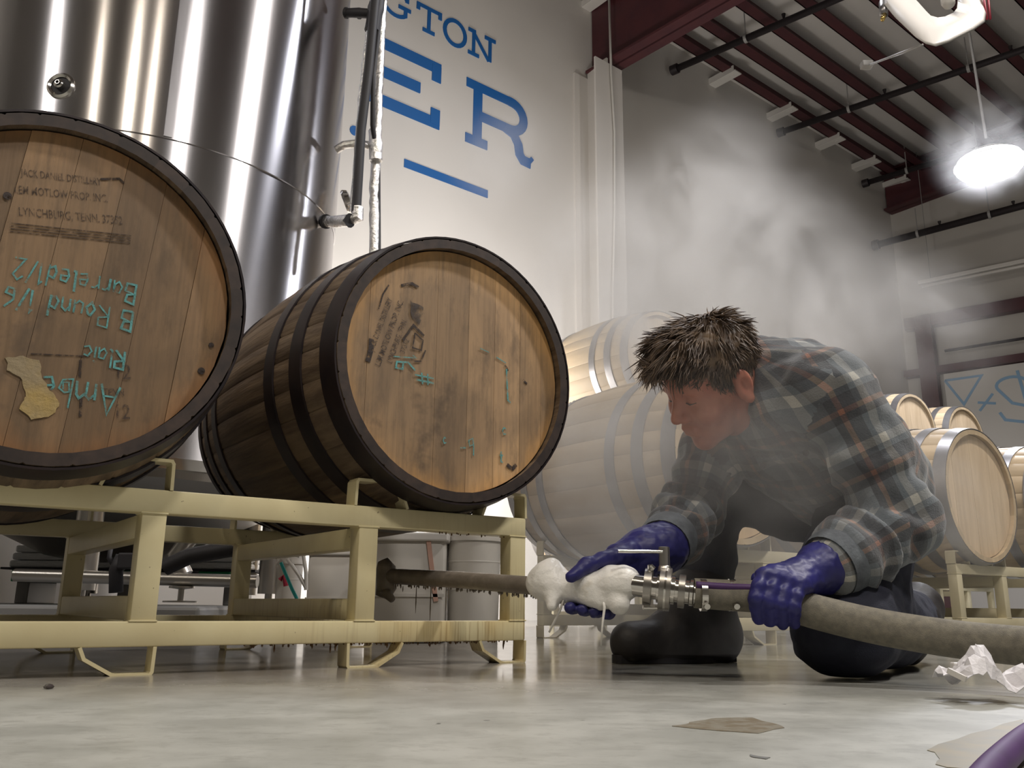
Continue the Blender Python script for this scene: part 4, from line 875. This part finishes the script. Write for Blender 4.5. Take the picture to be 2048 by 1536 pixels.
# collar, cuffs, pocket flap, buttons
Fc = Field([axr(NB.x - .13, NB.x + .13, .005), axr(NB.y - .14, NB.y + .14, .005), axr(NB.z - .14, NB.z + .14, .005)])
ctr = NB + spn * .045
for k in range(20):
    a = 2 * PI * k / 20; b = 2 * PI * (k + 1) / 20
    if 2 < k < 5: continue
    p = ctr + (lat * math.cos(a) * .078 + frn * math.sin(a) * .074); q = ctr + (lat * math.cos(b) * .078 + frn * math.sin(b) * .074)
    Fc.cap(p, q, .009, .009, .006); Fc.cap(p - spn * .03 + (p - ctr) * .12, q - spn * .03 + (q - ctr) * .12, .008, .008, .01)
Vc, Qc = Fc.mesh(); col = np_mesh('collar', Vc, Qc, mat('grey_collar_flannel', (.16, .18, .20), .9, col2=(.09, .10, .115), sc=(25, 25, 25), bump=.2, bsc=(200, 200, 200)), man, org=org)
for (px, py, Y) in ((1527, 930, 1.58), (1600, 915, 1.56), (1612, 905, 1.56)):
    p = at(px, py, Y); mb = MB(); n = Vector((-.35, -.85, -.35)).normalized(); mb.lathe([(0, 0), (.006, 0), (.006, .003), (0, .004)], 12, Matrix.Translation(p - org) @ n.to_track_quat('Z', 'Y').to_matrix().to_4x4()); mb.build('button', M['button'], man)
# --- jeans
F = Field([axr(lo[0], hi[0] + .05, .009), axr(lo[1], hi[1] + .05, .009), axr(-.02, .72, .009)])
F.ell(PV, (.132, .108, .12), TRX, .05).chain([LH, LH.lerp(LK, .5), LK, LK.lerp(LA, .5), LA], [.098, .096, .086, .080, .064], .03).chain([RHp, RHp.lerp(RK, .5), RK, RK.lerp(RA, .5), RA], [.098, .090, .070, .062, .058], .03)
F.plane((0, 0, .002), (0, 0, -1))
Vt, Q = F.mesh(); np_mesh('jeans', Vt, Q, M['jeans'], man, disp=lambda P: (.008 * nz(P, (14, 14, 14), 4) + .003 * nz(P, (50, 50, 50), 5, 1)) * np.clip(P[:, 2] * 30, 0, 1), org=org)
# --- boots
for nm in ('R', 'L'):
    if nm == 'R':
        tip, heel, an = at(1262, 1290, 1.90), at(1432, 1285, 1.98), at(1405, 1185, 1.98); tip.z = .042; heel.z = .045
        F = Field([axr(tip.x - .09, heel.x + .12, .005), axr(tip.y - .09, heel.y + .1, .005), axr(-.015, an.z + .09, .005)])
        F.cap(tip, tip.lerp(heel, .55), .044, .050, .02).cap(tip.lerp(heel, .5), heel, .050, .052, .03).chain([tip.lerp(heel, .55) + Vector((0, 0, .03)), an], [.045, .062], .05).cap(heel + Vector((0, 0, .02)), an, .052, .062, .03)
        s0, s1 = tip, heel
    else:
        tip, heel, an = at(1808, 1302, 1.93), at(1835, 1215, 2.03), at(1818, 1250, 1.93); tip.z = .045
        F = Field([axr(tip.x - .1, heel.x + .1, .005), axr(tip.y - .12, heel.y + .1, .005), axr(-.015, heel.z + .1, .005)])
        F.cap(tip, tip.lerp(heel, .5), .046, .048, .02).cap(tip.lerp(heel, .5), heel, .048, .048, .02).cap(an, heel, .052, .05, .03)
    F.plane((0, 0, .0), (0, 0, -1), .003); Vt, Q = F.mesh(); b = np_mesh('boot', Vt, Q, M['boot'], man, disp=lambda P: .002 * nz(P, (30, 30, 30), 6, 1), org=org)
    if nm == 'R':
        mb = MB(); dr = (heel - tip).normalized(); sd = Vector((-dr.y, dr.x, 0)); pts = []
        for k in range(28):
            a = 2 * PI * k / 28; c = tip.lerp(heel, .5 + .5 * math.cos(a) * -1); wv = .047 * (1 - .15 * math.cos(a)) * math.sin(a); p = c + sd * wv + dr * (-.044 if math.cos(a) > .9 else .046 if math.cos(a) < -.9 else 0); pts.append(p)
        vs = [Vector((p.x, p.y, .001)) - org for p in pts] + [Vector((p.x, p.y, .018)) - org for p in pts]; n = len(pts)
        mb.add(vs, [tuple(range(n)), tuple(range(2 * n - 1, n - 1, -1))] + [(i, (i + 1) % n, (i + 1) % n + n, i + n) for i in range(n)]); s_ = mb.build('sole', M['black'], None); s_.parent = b
# --- gloves
for sd, (Wr, El) in (('L', (LW, LE)), ('R', (RW, RE))):
    pts = [p for f in (LF if sd == 'L' else RFg) for p in f] + (LT if sd == 'L' else RT) + [Wr, Wr.lerp(El, .2)]
    a = [min(p[i] for p in pts) - .07 for i in range(3)]; b = [max(p[i] for p in pts) + .07 for i in range(3)]
    F = Field([axr(a[i], b[i], .0028) for i in range(3)]); hands(F, 1.0, sd)
    if sd == 'L': F.chain([at(1650, 1132, 1.515), LW.lerp(LE, .02)], [.040, .047], .02)
    else: F.chain([at(1290, 1105, 1.625), RW.lerp(RE, .05)], [.042, .047], .02)
    Vt, Q = F.mesh(); np_mesh('glove', Vt, Q, M['glove'], man, disp=lambda P: .0016 * nz(P, (45, 45, 45), 7) + .001 * nz(P, (110, 110, 110), 3, 1), org=org)
    # folded shirt cuff over the glove
    ax = (El - Wr).normalized(); c0 = Wr + ax * (.014 if sd == 'R' else -.014); mb = MB(); mb.tube([c0 - org, c0 + ax * .012 - org, c0 + ax * .035 - org, c0 + ax * .05 - org], [.055, .059, .0605, .060] if sd == 'L' else [.0515, .0535, .0545, .053], 28, cap=False); mb.build('shirt_cuff', col.data.materials[0], man, True)
# --- hair: a close cap with many short curved locks
F = Field([axr(HC.x - .2, HC.x + .2, .005), axr(HC.y - .18, HC.y + .18, .005), axr(HC.z - .18, HC.z + .2, .005)])
F.ell(hp(-.006, 0, .054), (.104, .081, .088), HR, .01).ell(hp(.045, 0, .095), (.062, .058, .042), HR, .03)
cutn = (hf * .78 - hu * .62).normalized(); F.plane(hp(.052, 0, .030), cutn, .01); F.plane(hp(0, 0, -.045), -hu, .01)
for sgn in (-1, 1): F.ell(hp(-.004, sgn * .083, .0), (.026, .022, .040), HR, .006, True)
Vt, Q = F.mesh(); hair = np_mesh('hair', Vt, Q, M['hair'], man, disp=lambda P: .004 * nz(P, (60, 60, 60), 9) + .0035 * nz(P, (120, 120, 120), 3, 1), org=org)
Rh = random.Random(12); mb = MB(); Vh = Vt; crown = hp(-.045, .0, .135); cnt = 0
nrm_ = np.zeros(len(Vh) * 3, dtype=np.float32); hair.data.vertices.foreach_get('normal', nrm_); nrm_ = nrm_.reshape(-1, 3)
while cnt < 4200:
    i = Rh.randrange(len(Vh)); p = Vector(Vh[i]); n = Vector(nrm_[i]); q = p - HC; f_, l_, u_ = q.dot(hf), q.dot(hl), q.dot(hu)
    if n.dot(q) < 0 or (f_ > .045 and u_ < f_ * .8 - .02): 
        cnt += 1; continue
    rad = (p - crown); rad = (rad - n * rad.dot(n)); rad = rad.normalized() if rad.length > 1e-4 else hf; top = max(0, min(1, (u_ - .03) / .09)); fr_ = max(0, min(1, (f_ + .0) / .09))
    L_ = .014 + .022 * top * Rh.random() + .024 * fr_ * top; sw = Vector((mnoise.noise(p * 28), mnoise.noise(p * 28 + Vector((9, 0, 0))), mnoise.noise(p * 28 + Vector((0, 9, 0))))); dr = (rad * .95 + n * (.10 + .30 * top * Rh.random() + .15 * fr_ + (.8 if Rh.random() < .03 * top else 0)) + sw * 1.1 + Vector((Rh.uniform(-.15, .15), Rh.uniform(-.15, .15), Rh.uniform(-.15, .15)))).normalized()
    bend = rad * .5 + Vector((0, 0, -.2)) + Vector((Rh.uniform(-.5, .5), Rh.uniform(-.5, .5), Rh.uniform(-.3, .3))); w = Rh.uniform(.0010, .0022)
    P = [p - n * .004 - org, p + dr * L_ * .4 - org, p + dr * L_ * .75 + bend * L_ * .12 - org, p + dr * L_ + bend * L_ * .35 - org]
    mb.tube(P, [w, w, w * .7, w * .15], 4, cap=False); cnt += 1
locks = mb.build('hair_locks', M['hair'], None, True); locks.parent = hair; tag(locks, kind='stuff')
# brows and eyes
for sgn in (-1, 1):
    mb = MB(); mb.tube([hp(.098, sgn * .014, .036) - org, hp(.097, sgn * .030, .042) - org, hp(.084, sgn * .046, .037) - org], [.003, .004, .002], 6); mb.build('eyebrow', M['hair'], man, True)
    mb = MB(); mb.tube([hp(.0955, sgn * .020, .014) - org, hp(.096, sgn * .031, .0115) - org, hp(.0885, sgn * .043, .014) - org], .0013, 6); mb.build('eyelid_line', M['hair'], man, True)

# ------------------------------------------------------------------ hose, fittings, wrapping
M['hose'] = mat('grey_olive_hose', (.24, .22, .17), .8, col2=(.17, .155, .125), sc=(90, 90, 90), bump=.3, bsc=(700, 700, 700))
M['wethose'] = mat('wet_brown_hose', (.22, .19, .155), .4, col2=(.15, .125, .10), sc=(30, 30, 30), bump=.2, bsc=(60, 60, 60))
M['cloth'] = mat('stained_white_plastic_wrap', (.88, .86, .81), .35, col2=(.60, .48, .30), sc=(14, 14, 14), lo=.62, hi=.85, bump=.3, bsc=(60, 60, 60))
M['purple'] = mat('purple_hose', (.085, .028, .14), .6, col2=(.06, .02, .10), sc=(12, 12, 12))
def fz(px, py, z):
    d = RM @ Vector((px - 1024, 768 - py, -FPX)); return CAMP + d * ((z - CAMP.z) / d.z)
def smooth_path(pts, n=8):
    pts = [Vector(p) for p in pts]; out = []
    for i in range(len(pts) - 1):
        p0, p1, p2, p3 = pts[max(i - 1, 0)], pts[i], pts[i + 1], pts[min(i + 2, len(pts) - 1)]
        for k in range(n):
            t = k / n; out.append(.5 * ((2 * p1) + (p2 - p0) * t + (2 * p0 - 5 * p1 + 4 * p2 - p3) * t * t + (3 * p1 - p0 - 3 * p2 + p3) * t ** 3))
    return out + [pts[-1]]
h0 = at(1388, 1188, 1.505)
hose = empty('transfer_hose', h0, 0, 'thick grey hose held in the near blue glove running out to the right', 'hose')
P = smooth_path([at(1388, 1186, 1.505), at(1450, 1190, 1.50), at(1510, 1193, 1.49), at(1560, 1202, 1.48), at(1640, 1226, 1.465), at(1750, 1252, 1.43), at(1880, 1274, 1.38), at(2000, 1288, 1.33), at(2120, 1296, 1.27), at(2350, 1300, 1.2)])
rr = [.0245 + .0035 * min(1, i / 30) for i in range(len(P))]
mb = MB(); mb.tube([p - h0 for p in P], rr, 28); mb.build('hose_jacket', M['hose'], hose, auto=50)
for px, ln in ((1458, .010), (1452 - 2, .0), (1400, .010)):
    if ln == 0: continue
    a = at(px, 1190, 1.50) - h0; d = Vector((1, -.05, -.02)).normalized(); mb = MB(); mb.tube([a, a + d * ln], .0265, 28); c = mb.build('hose_clamp', M['pol'], hose, auto=40)
    mb = MB(); q = a + d * ln * .5 + Vector((.0, -.020, -.016)); mb.tube([q, q + Vector((0, -.010, -.003))], .005, 10); s_ = mb.build('clamp_screw', M['pol'], None, auto=40); s_.parent = c
mb = MB(); a = [p - h0 + Vector((0, -.0195, .0125)) for p in P if p.x < at(1512, 1190, 1.49).x]; mb.tube(a, .0062, 8); mb.build('purple_stripe', M['purple'], hose, True)
v0 = at(1300, 1172, 1.525)
fit = empty('valve_assembly', v0, 0, 'polished steel butterfly valve with pull handle between the wrapped pipe and hose', 'valve')
AX = (at(1390, 1186, 1.505) - at(1250, 1168, 1.53)).normalized(); A0_ = at(1250, 1168, 1.53)
def axp(px): t = (px - 1250) / 140; return A0_.lerp(at(1390, 1186, 1.505), t) - v0
def ringp(name, segs_, m=M['pol'], n=28):
    mb = MB(); mb.tube([axp(px) for px, r in segs_], [r for px, r in segs_], n); return mb.build(name, m, fit, auto=35)
ringp('pipe_spool', [(1215, .0185), (1290, .0185)]); c = ringp('clamp', [(1288, .022), (1289, .031), (1304, .031), (1305, .022)], M['dullsteel'])
mb = MB(); q = axp(1300); mb.tube([q + Vector((0, -.012, .024)), q + Vector((0, -.012, .037))], .0045, 8); mb.tube([q + Vector((-.0, -.016, .036)), q + Vector((.006, -.016, .030))], .004, 8); k_ = mb.build('wing_nut', M['pol'], None, auto=40); k_.parent = c; tag(k_, kind='stuff')
mb = MB(); q = axp(1297) + Vector((0, -.012, -.034)); mb.tube([q + Vector((-.012, 0, 0)), q + Vector((-.011, 0, .0)), q + Vector((.012, 0, 0))], [.002, .004, .003], 10); k_ = mb.build('clamp_lever', M['pol'], None); k_.parent = c
ringp('ferrule', [(1305, .0195), (1314, .0195), (1315, .024), (1320, .024)])
ringp('valve_body', [(1319, .026), (1320, .036), (1342, .036), (1343, .026)], M['dullsteel']); ringp('ferrule', [(1343, .024), (1350, .024), (1351, .0195), (1358, .0195)])
ringp('clamp', [(1357, .020), (1358, .028), (1370, .028), (1371, .020)], M['dullsteel']); ringp('hose_barb', [(1370, .020), (1378, .020), (1380, .0225), (1386, .0225), (1388, .019), (1392, .019)])
mb = MB(); q = axp(1331); mb.tube([q + Vector((0, 0, .030)), q + Vector((0, 0, .038)), q + Vector((0, 0, .039)), q + Vector((0, 0, .070)), q + Vector((0, 0, .071))], [.0125, .0105, .0095, .0095, .007], 20); nk = mb.build('valve_neck', M['dullsteel'], fit, auto=35)
mb = MB(); z = .062; mb.tube([q + Vector((-.004, -.006, z)), q + Vector((-.080, -.012, z))], .0032, 12); mb.build('handle_rod', M['pol'], fit, auto=40)
ringp('strap_loop', [(1330, .0368), (1334, .0368)])
# pipe and wet hose running from the wrapping back under the barrel
w0 = at(1060, 1172, 1.62)
wh = empty('wet_hose', w0, 0, 'wet brown hose dripping under the golden barrel behind the rack posts', 'hose')
P = smooth_path([at(1240, 1175, 1.545), at(1160, 1176, 1.575), at(1060, 1171, 1.64), at(920, 1160, 1.78), at(775, 1152, 1.93)])
mb = MB(); mb.tube([p - w0 for p in P], .0165, 20); mb.build('hose_jacket', M['wethose'], wh, auto=50)
R5 = random.Random(3); mb = MB()
for k in range(110):
    t = R5.random(); p = P[int((len(P) - 12) * t) + 11] if len(P) > 20 else P[-1]; i = 8 + int(t * (len(P) - 10)); p = P[i].lerp(P[min(i + 1, len(P) - 1)], R5.random())
    drop(mb, p - w0 + Vector((0, 0, -.0155)), R5.uniform(.003, .009), .0019)
for px, L_ in ((833, .055), (862, .078), (893, .05), (897, .03), (806, .012)): p = at(px, 1172, 1.86) - w0; drop(mb, p, L_, .0014)
tag(mb.build('liquid_drips', M['wethose'], wh), kind='stuff')
mb = MB(); e = at(772, 1152, 1.93) - w0; mb.tube([at(766, 1120, 1.93) - w0, at(772, 1135, 1.93) - w0, at(773, 1175, 1.93) - w0, at(765, 1195, 1.93) - w0], [.012, .021, .022, .016], 14); mb.build('hose_coupling', M['wethose'], wh, True)
mb = MB(); mb.tube([at(760, 1182, 1.93) - w0, at(775, 1188, 1.91) - w0, at(785, 1200, 1.90) - w0], [.010, .011, .007], 10); mb.build('coupling_lever', M['wethose'], wh, True)
# wrapping: tied white plastic over the joint
wr0 = at(1160, 1180, 1.56)
F = Field([axr(at(1050, 1100, 1.6).x, at(1270, 1100, 1.6).x, .0028), axr(1.46, 1.67, .0028), axr(at(1200, 1250, 1.55).z, at(1200, 1105, 1.55).z, .0028)])
F.ell(at(1098, 1160, 1.59), (.032, .032, .034), None, .01).cap(at(1105, 1130, 1.59), at(1100, 1150, 1.59), .010, .020, .015).cap(at(1085, 1168, 1.6), at(1120, 1168, 1.585), .028, .024, .015)
F.cap(at(1110, 1180, 1.57), at(1104, 1212, 1.555), .020, .008, .014)
F.chain([at(1125, 1180, 1.58), at(1150, 1176, 1.57), at(1180, 1172, 1.56), at(1203, 1172, 1.55)], [.021, .026, .031, .026], .01).chain([at(1175, 1188, 1.55), at(1200, 1198, 1.545)], [.018, .019], .01)
F.chain([at(1206, 1170, 1.55), at(1222, 1166, 1.545), at(1246, 1166, 1.54)], [.022, .029, .031], .008).cap(at(1215, 1188, 1.54), at(1238, 1208, 1.53), .013, .018, .01)
F.cap(at(1246, 1150, 1.53), at(1250, 1178, 1.53), .012, .010, .01)
Vt, Q = F.mesh(); wrp = np_mesh('plastic_wrapping', Vt, Q, M['cloth'], None, disp=lambda P: .0028 * nz(P, (18, 30, 30), 2, 1) + .0012 * np.abs(nz(P, (40, 70, 70), 5, 1)), org=wr0)
wrp.location = wr0; tag(wrp, 'white plastic wrapping tied around the pipe joint and held by the far glove', 'wrapping')
mb = MB()
for px in (1206, 1127):
    c = at(px, 1178, 1.555 if px > 1200 else 1.585) - wr0; pts = [c + Vector((0, math.cos(a) * .0275, math.sin(a) * .0275)) for a in [2 * PI * k / 24 for k in range(25)]]
    mb = MB(); mb.tube(pts, .0014, 6); mb.build('tie_string', M['pale'], wrp, True)
for pts in ([at(1206, 1195, 1.53), at(1209, 1215, 1.525), at(1205, 1248, 1.525), at(1202, 1292, 1.525)], [at(1127, 1200, 1.56), at(1120, 1220, 1.56), at(1098, 1265, 1.56)]):
    mb = MB(); mb.tube([p - wr0 for p in pts], [.0018, .0026, .002, .0014], 6); mb.build('string_tail', M['cloth'], wrp, True)

# ------------------------------------------------------------------ small things on the floor
def crumple():
    R6 = random.Random(9); c = at(1966, 1375, 1.2); c.z = 0; bm = bmesh.new(); bmesh.ops.create_grid(bm, x_segments=13, y_segments=9, size=.5)
    for v in bm.verts:
        x, y = v.co.x, v.co.y; e = max(abs(x), abs(y)) * 2
        h = .55 + .75 * mnoise.noise(Vector((x * 2.3, y * 2.3, 4))) + .16 * mnoise.noise(Vector((x * 9, y * 9, 9)))
        v.co = Vector((x * .092 + R6.uniform(-.003, .003), y * .075 + R6.uniform(-.003, .003), max(.001, .004 + .072 * max(0, h + .12) * (1.05 - .45 * e * e) + R6.uniform(-.002, .002))))
    bmesh.ops.triangulate(bm, faces=bm.faces[:]); bmesh.ops.solidify(bm, geom=bm.faces[:], thickness=.0012)
    me = bpy.data.meshes.new('crumpled_paper'); bm.to_mesh(me); bm.free(); M['paper'] = mat('white_crumpled_paper', (.74, .72, .74), .6, bump=.5, bsc=(35, 35, 35))
    o = link('crumpled_paper', me, M['paper'], None, c); tag(o, 'crumpled white paper lying on the floor at the lower right', 'paper'); o.rotation_euler = (0, 0, .1)
    mb = MB(); q = at(1926, 1334, 1.24) - c; mb.box(q - Vector((.012, .006, .006)), q + Vector((.012, .006, .006)), None, .002); mb.build('folded_edge', M['white'], o)
    mb = MB(); a, b = at(1888, 1340, 1.18) - c, at(1922, 1358, 1.16) - c; mb.bar(a, b, .004, .007); mb.build('curled_rim', M['white'], o)
crumple()
p0 = Vector((.60, .95, .014)); mb = MB(); mb.tube(smooth_path([fz(2300, 1400, .013), fz(2150, 1425, .013), fz(2070, 1463, .013), fz(2012, 1510, .013), fz(1960, 1570, .013), fz(1925, 1650, .013), fz(1915, 1800, .013)]), .0098, 24)
o = mb.build('purple_hose', M['purple'], None, auto=50); tag(o, 'purple hose curving across the floor in the lower right corner', 'hose')
def spill(name, pts, m, z=.0006):
    mb = MB(); q = []; 
    for i in range(len(pts)):
        a, b = at(*pts[i], 1), at(*pts[(i + 1) % len(pts)], 1)
        for k in range(6):
            px = pts[i][0] + (pts[(i + 1) % len(pts)][0] - pts[i][0]) * k / 6; py = pts[i][1] + (pts[(i + 1) % len(pts)][1] - pts[i][1]) * k / 6
            d = RM @ Vector((px - 1024, 768 - py, -FPX)); p = CAMP + d * (-CAMP.z / d.z); p += Vector((mnoise.noise(p * 30), mnoise.noise(p * 30 + Vector((9, 9, 9))), 0)) * .012; q.append(Vector((p.x, p.y, z)))
    n = len(q); mb.add(q + [p - Vector((0, 0, z * .8)) for p in q], [tuple(range(n)), tuple(range(2 * n - 1, n - 1, -1))] + [(i, (i + 1) % n, (i + 1) % n + n, i + n) for i in range(n)]); return mb.build(name, m, floor_obj)
floor_obj = bpy.data.objects['floor']
M['resid'] = mat('tan_residue', (.20, .165, .11), .4, col2=(.27, .25, .20), sc=(60, 60, 60), lo=.4, hi=.6)
spill('dried_spill', [(1352, 1454), (1420, 1438), (1500, 1436), (1572, 1456), (1500, 1466), (1440, 1462)], M['resid']); spill('dried_spill', [(1510, 1508), (1552, 1514), (1530, 1519)], mat('grey_residue', (.16, .16, .15), .5))
spill('dried_spill', [(1900, 1536), (1850, 1500), (2048, 1440), (2048, 1536)], mat('ochre_residue', (.30, .26, .17), .4, col2=(.24, .23, .19), sc=(25, 25, 25)))
mb = MB(); c = at(97, 1377, 1.3); d = RM @ Vector((97 - 1024, 768 - 1378, -FPX)); c = CAMP + d * (-CAMP.z / d.z); mb.lathe([(0, 0), (.006, .001), (.007, .003), (.004, .006), (0, .007)], 10); o = mb.build('floor_pebble', M['ink'], None, True, c); tag(o, 'tiny dark crumb on the floor left of the front rack', 'crumb')

# ------------------------------------------------------------------ steam
BL_ = [(1200, 930, 2.30, .38, 1.1), (1150, 1130, 2.1, .32, .8), (1090, 820, 2.6, .36, .95), (1330, 720, 2.75, .50, 1.2), (1250, 560, 3.1, .56, 1.9), (1420, 420, 3.3, .50, 1.9), (1530, 590, 3.0, .52, 2.1),
       (1700, 620, 3.3, .44, .8), (1830, 660, 4.0, .50, .6), (1000, 320, 4.2, .38, .6), (1970, 290, 5.4, .45, 1.0), (1430, 1235, 2.0, .36, 1.1), (1600, 1180, 2.35, .36, .8), (1440, 930, 1.66, .30, .75), (1560, 980, 1.55, .20, .6), (1880, 1000, 2.9, .4, .5)]
blobs = [(at(px, py, Y), r, k) for px, py, Y, r, k in BL_]
F = Field([axr(-.6, 5.0, .10), axr(1.2, 6.6, .10), axr(.0, 5.2, .10)])
for c, r, k in blobs: F.ell(c, (r * 1.02, r * 1.02, r * 1.02), None, .06)
F.plane((0, 0, .02), (0, 0, -1), .01)
Vt, Q = F.mesh()
m = bpy.data.materials.new('drifting_steam'); m.use_nodes = True; nt = m.node_tree; N = nt.nodes; L = nt.links; N.remove(N['Principled BSDF'])
out = N['Material Output']; vs = N.new('ShaderNodeVolumePrincipled'); L.new(vs.outputs[0], out.inputs['Volume']); geo = N.new('ShaderNodeNewGeometry')
vs.inputs['Color'].default_value = (.97, .965, .96, 1); vs.inputs['Anisotropy'].default_value = .15
def mth(op, a, b=None):
    x = N.new('ShaderNodeMath'); x.operation = op
    for i, q in enumerate((a, b)):
        if q is None: continue
        if hasattr(q, 'node'): L.new(q, x.inputs[i])
        else: x.inputs[i].default_value = q
    return x.outputs[0]
tot = None
for c, r, k in blobs:
    d = N.new('ShaderNodeVectorMath'); d.operation = 'DISTANCE'; L.new(geo.outputs['Position'], d.inputs[0]); d.inputs[1].default_value = c
    mr = N.new('ShaderNodeMapRange'); mr.interpolation_type = 'SMOOTHERSTEP'; mr.inputs[1].default_value = r; mr.inputs[2].default_value = r * .15; mr.inputs[3].default_value = 0; mr.inputs[4].default_value = k
    L.new(d.outputs['Value'], mr.inputs[0]); tot = mr.outputs[0] if tot is None else mth('ADD', tot, mr.outputs[0])
mp = N.new('ShaderNodeMapping'); mp.inputs['Scale'].default_value = (1.7, 1.7, 1.4); L.new(geo.outputs['Position'], mp.inputs[0])
n = N.new('ShaderNodeTexNoise'); n.inputs['Scale'].default_value = 1.7; n.inputs['Detail'].default_value = 5; n.inputs['Roughness'].default_value = .60; n.inputs['Distortion'].default_value = 1.0; L.new(mp.outputs[0], n.inputs['Vector'])
nr = N.new('ShaderNodeMapRange'); nr.inputs[1].default_value = .40; nr.inputs[2].default_value = .60; L.new(n.outputs['Fac'], nr.inputs[0])
L.new(mth('MULTIPLY', mth('MULTIPLY', tot, nr.outputs[0]), 1.9), vs.inputs['Density'])
st = np_mesh('steam', Vt, Q, m, None, smooth=True); tag(st, 'white steam billowing behind and around the kneeling man', 'steam', kind='stuff')
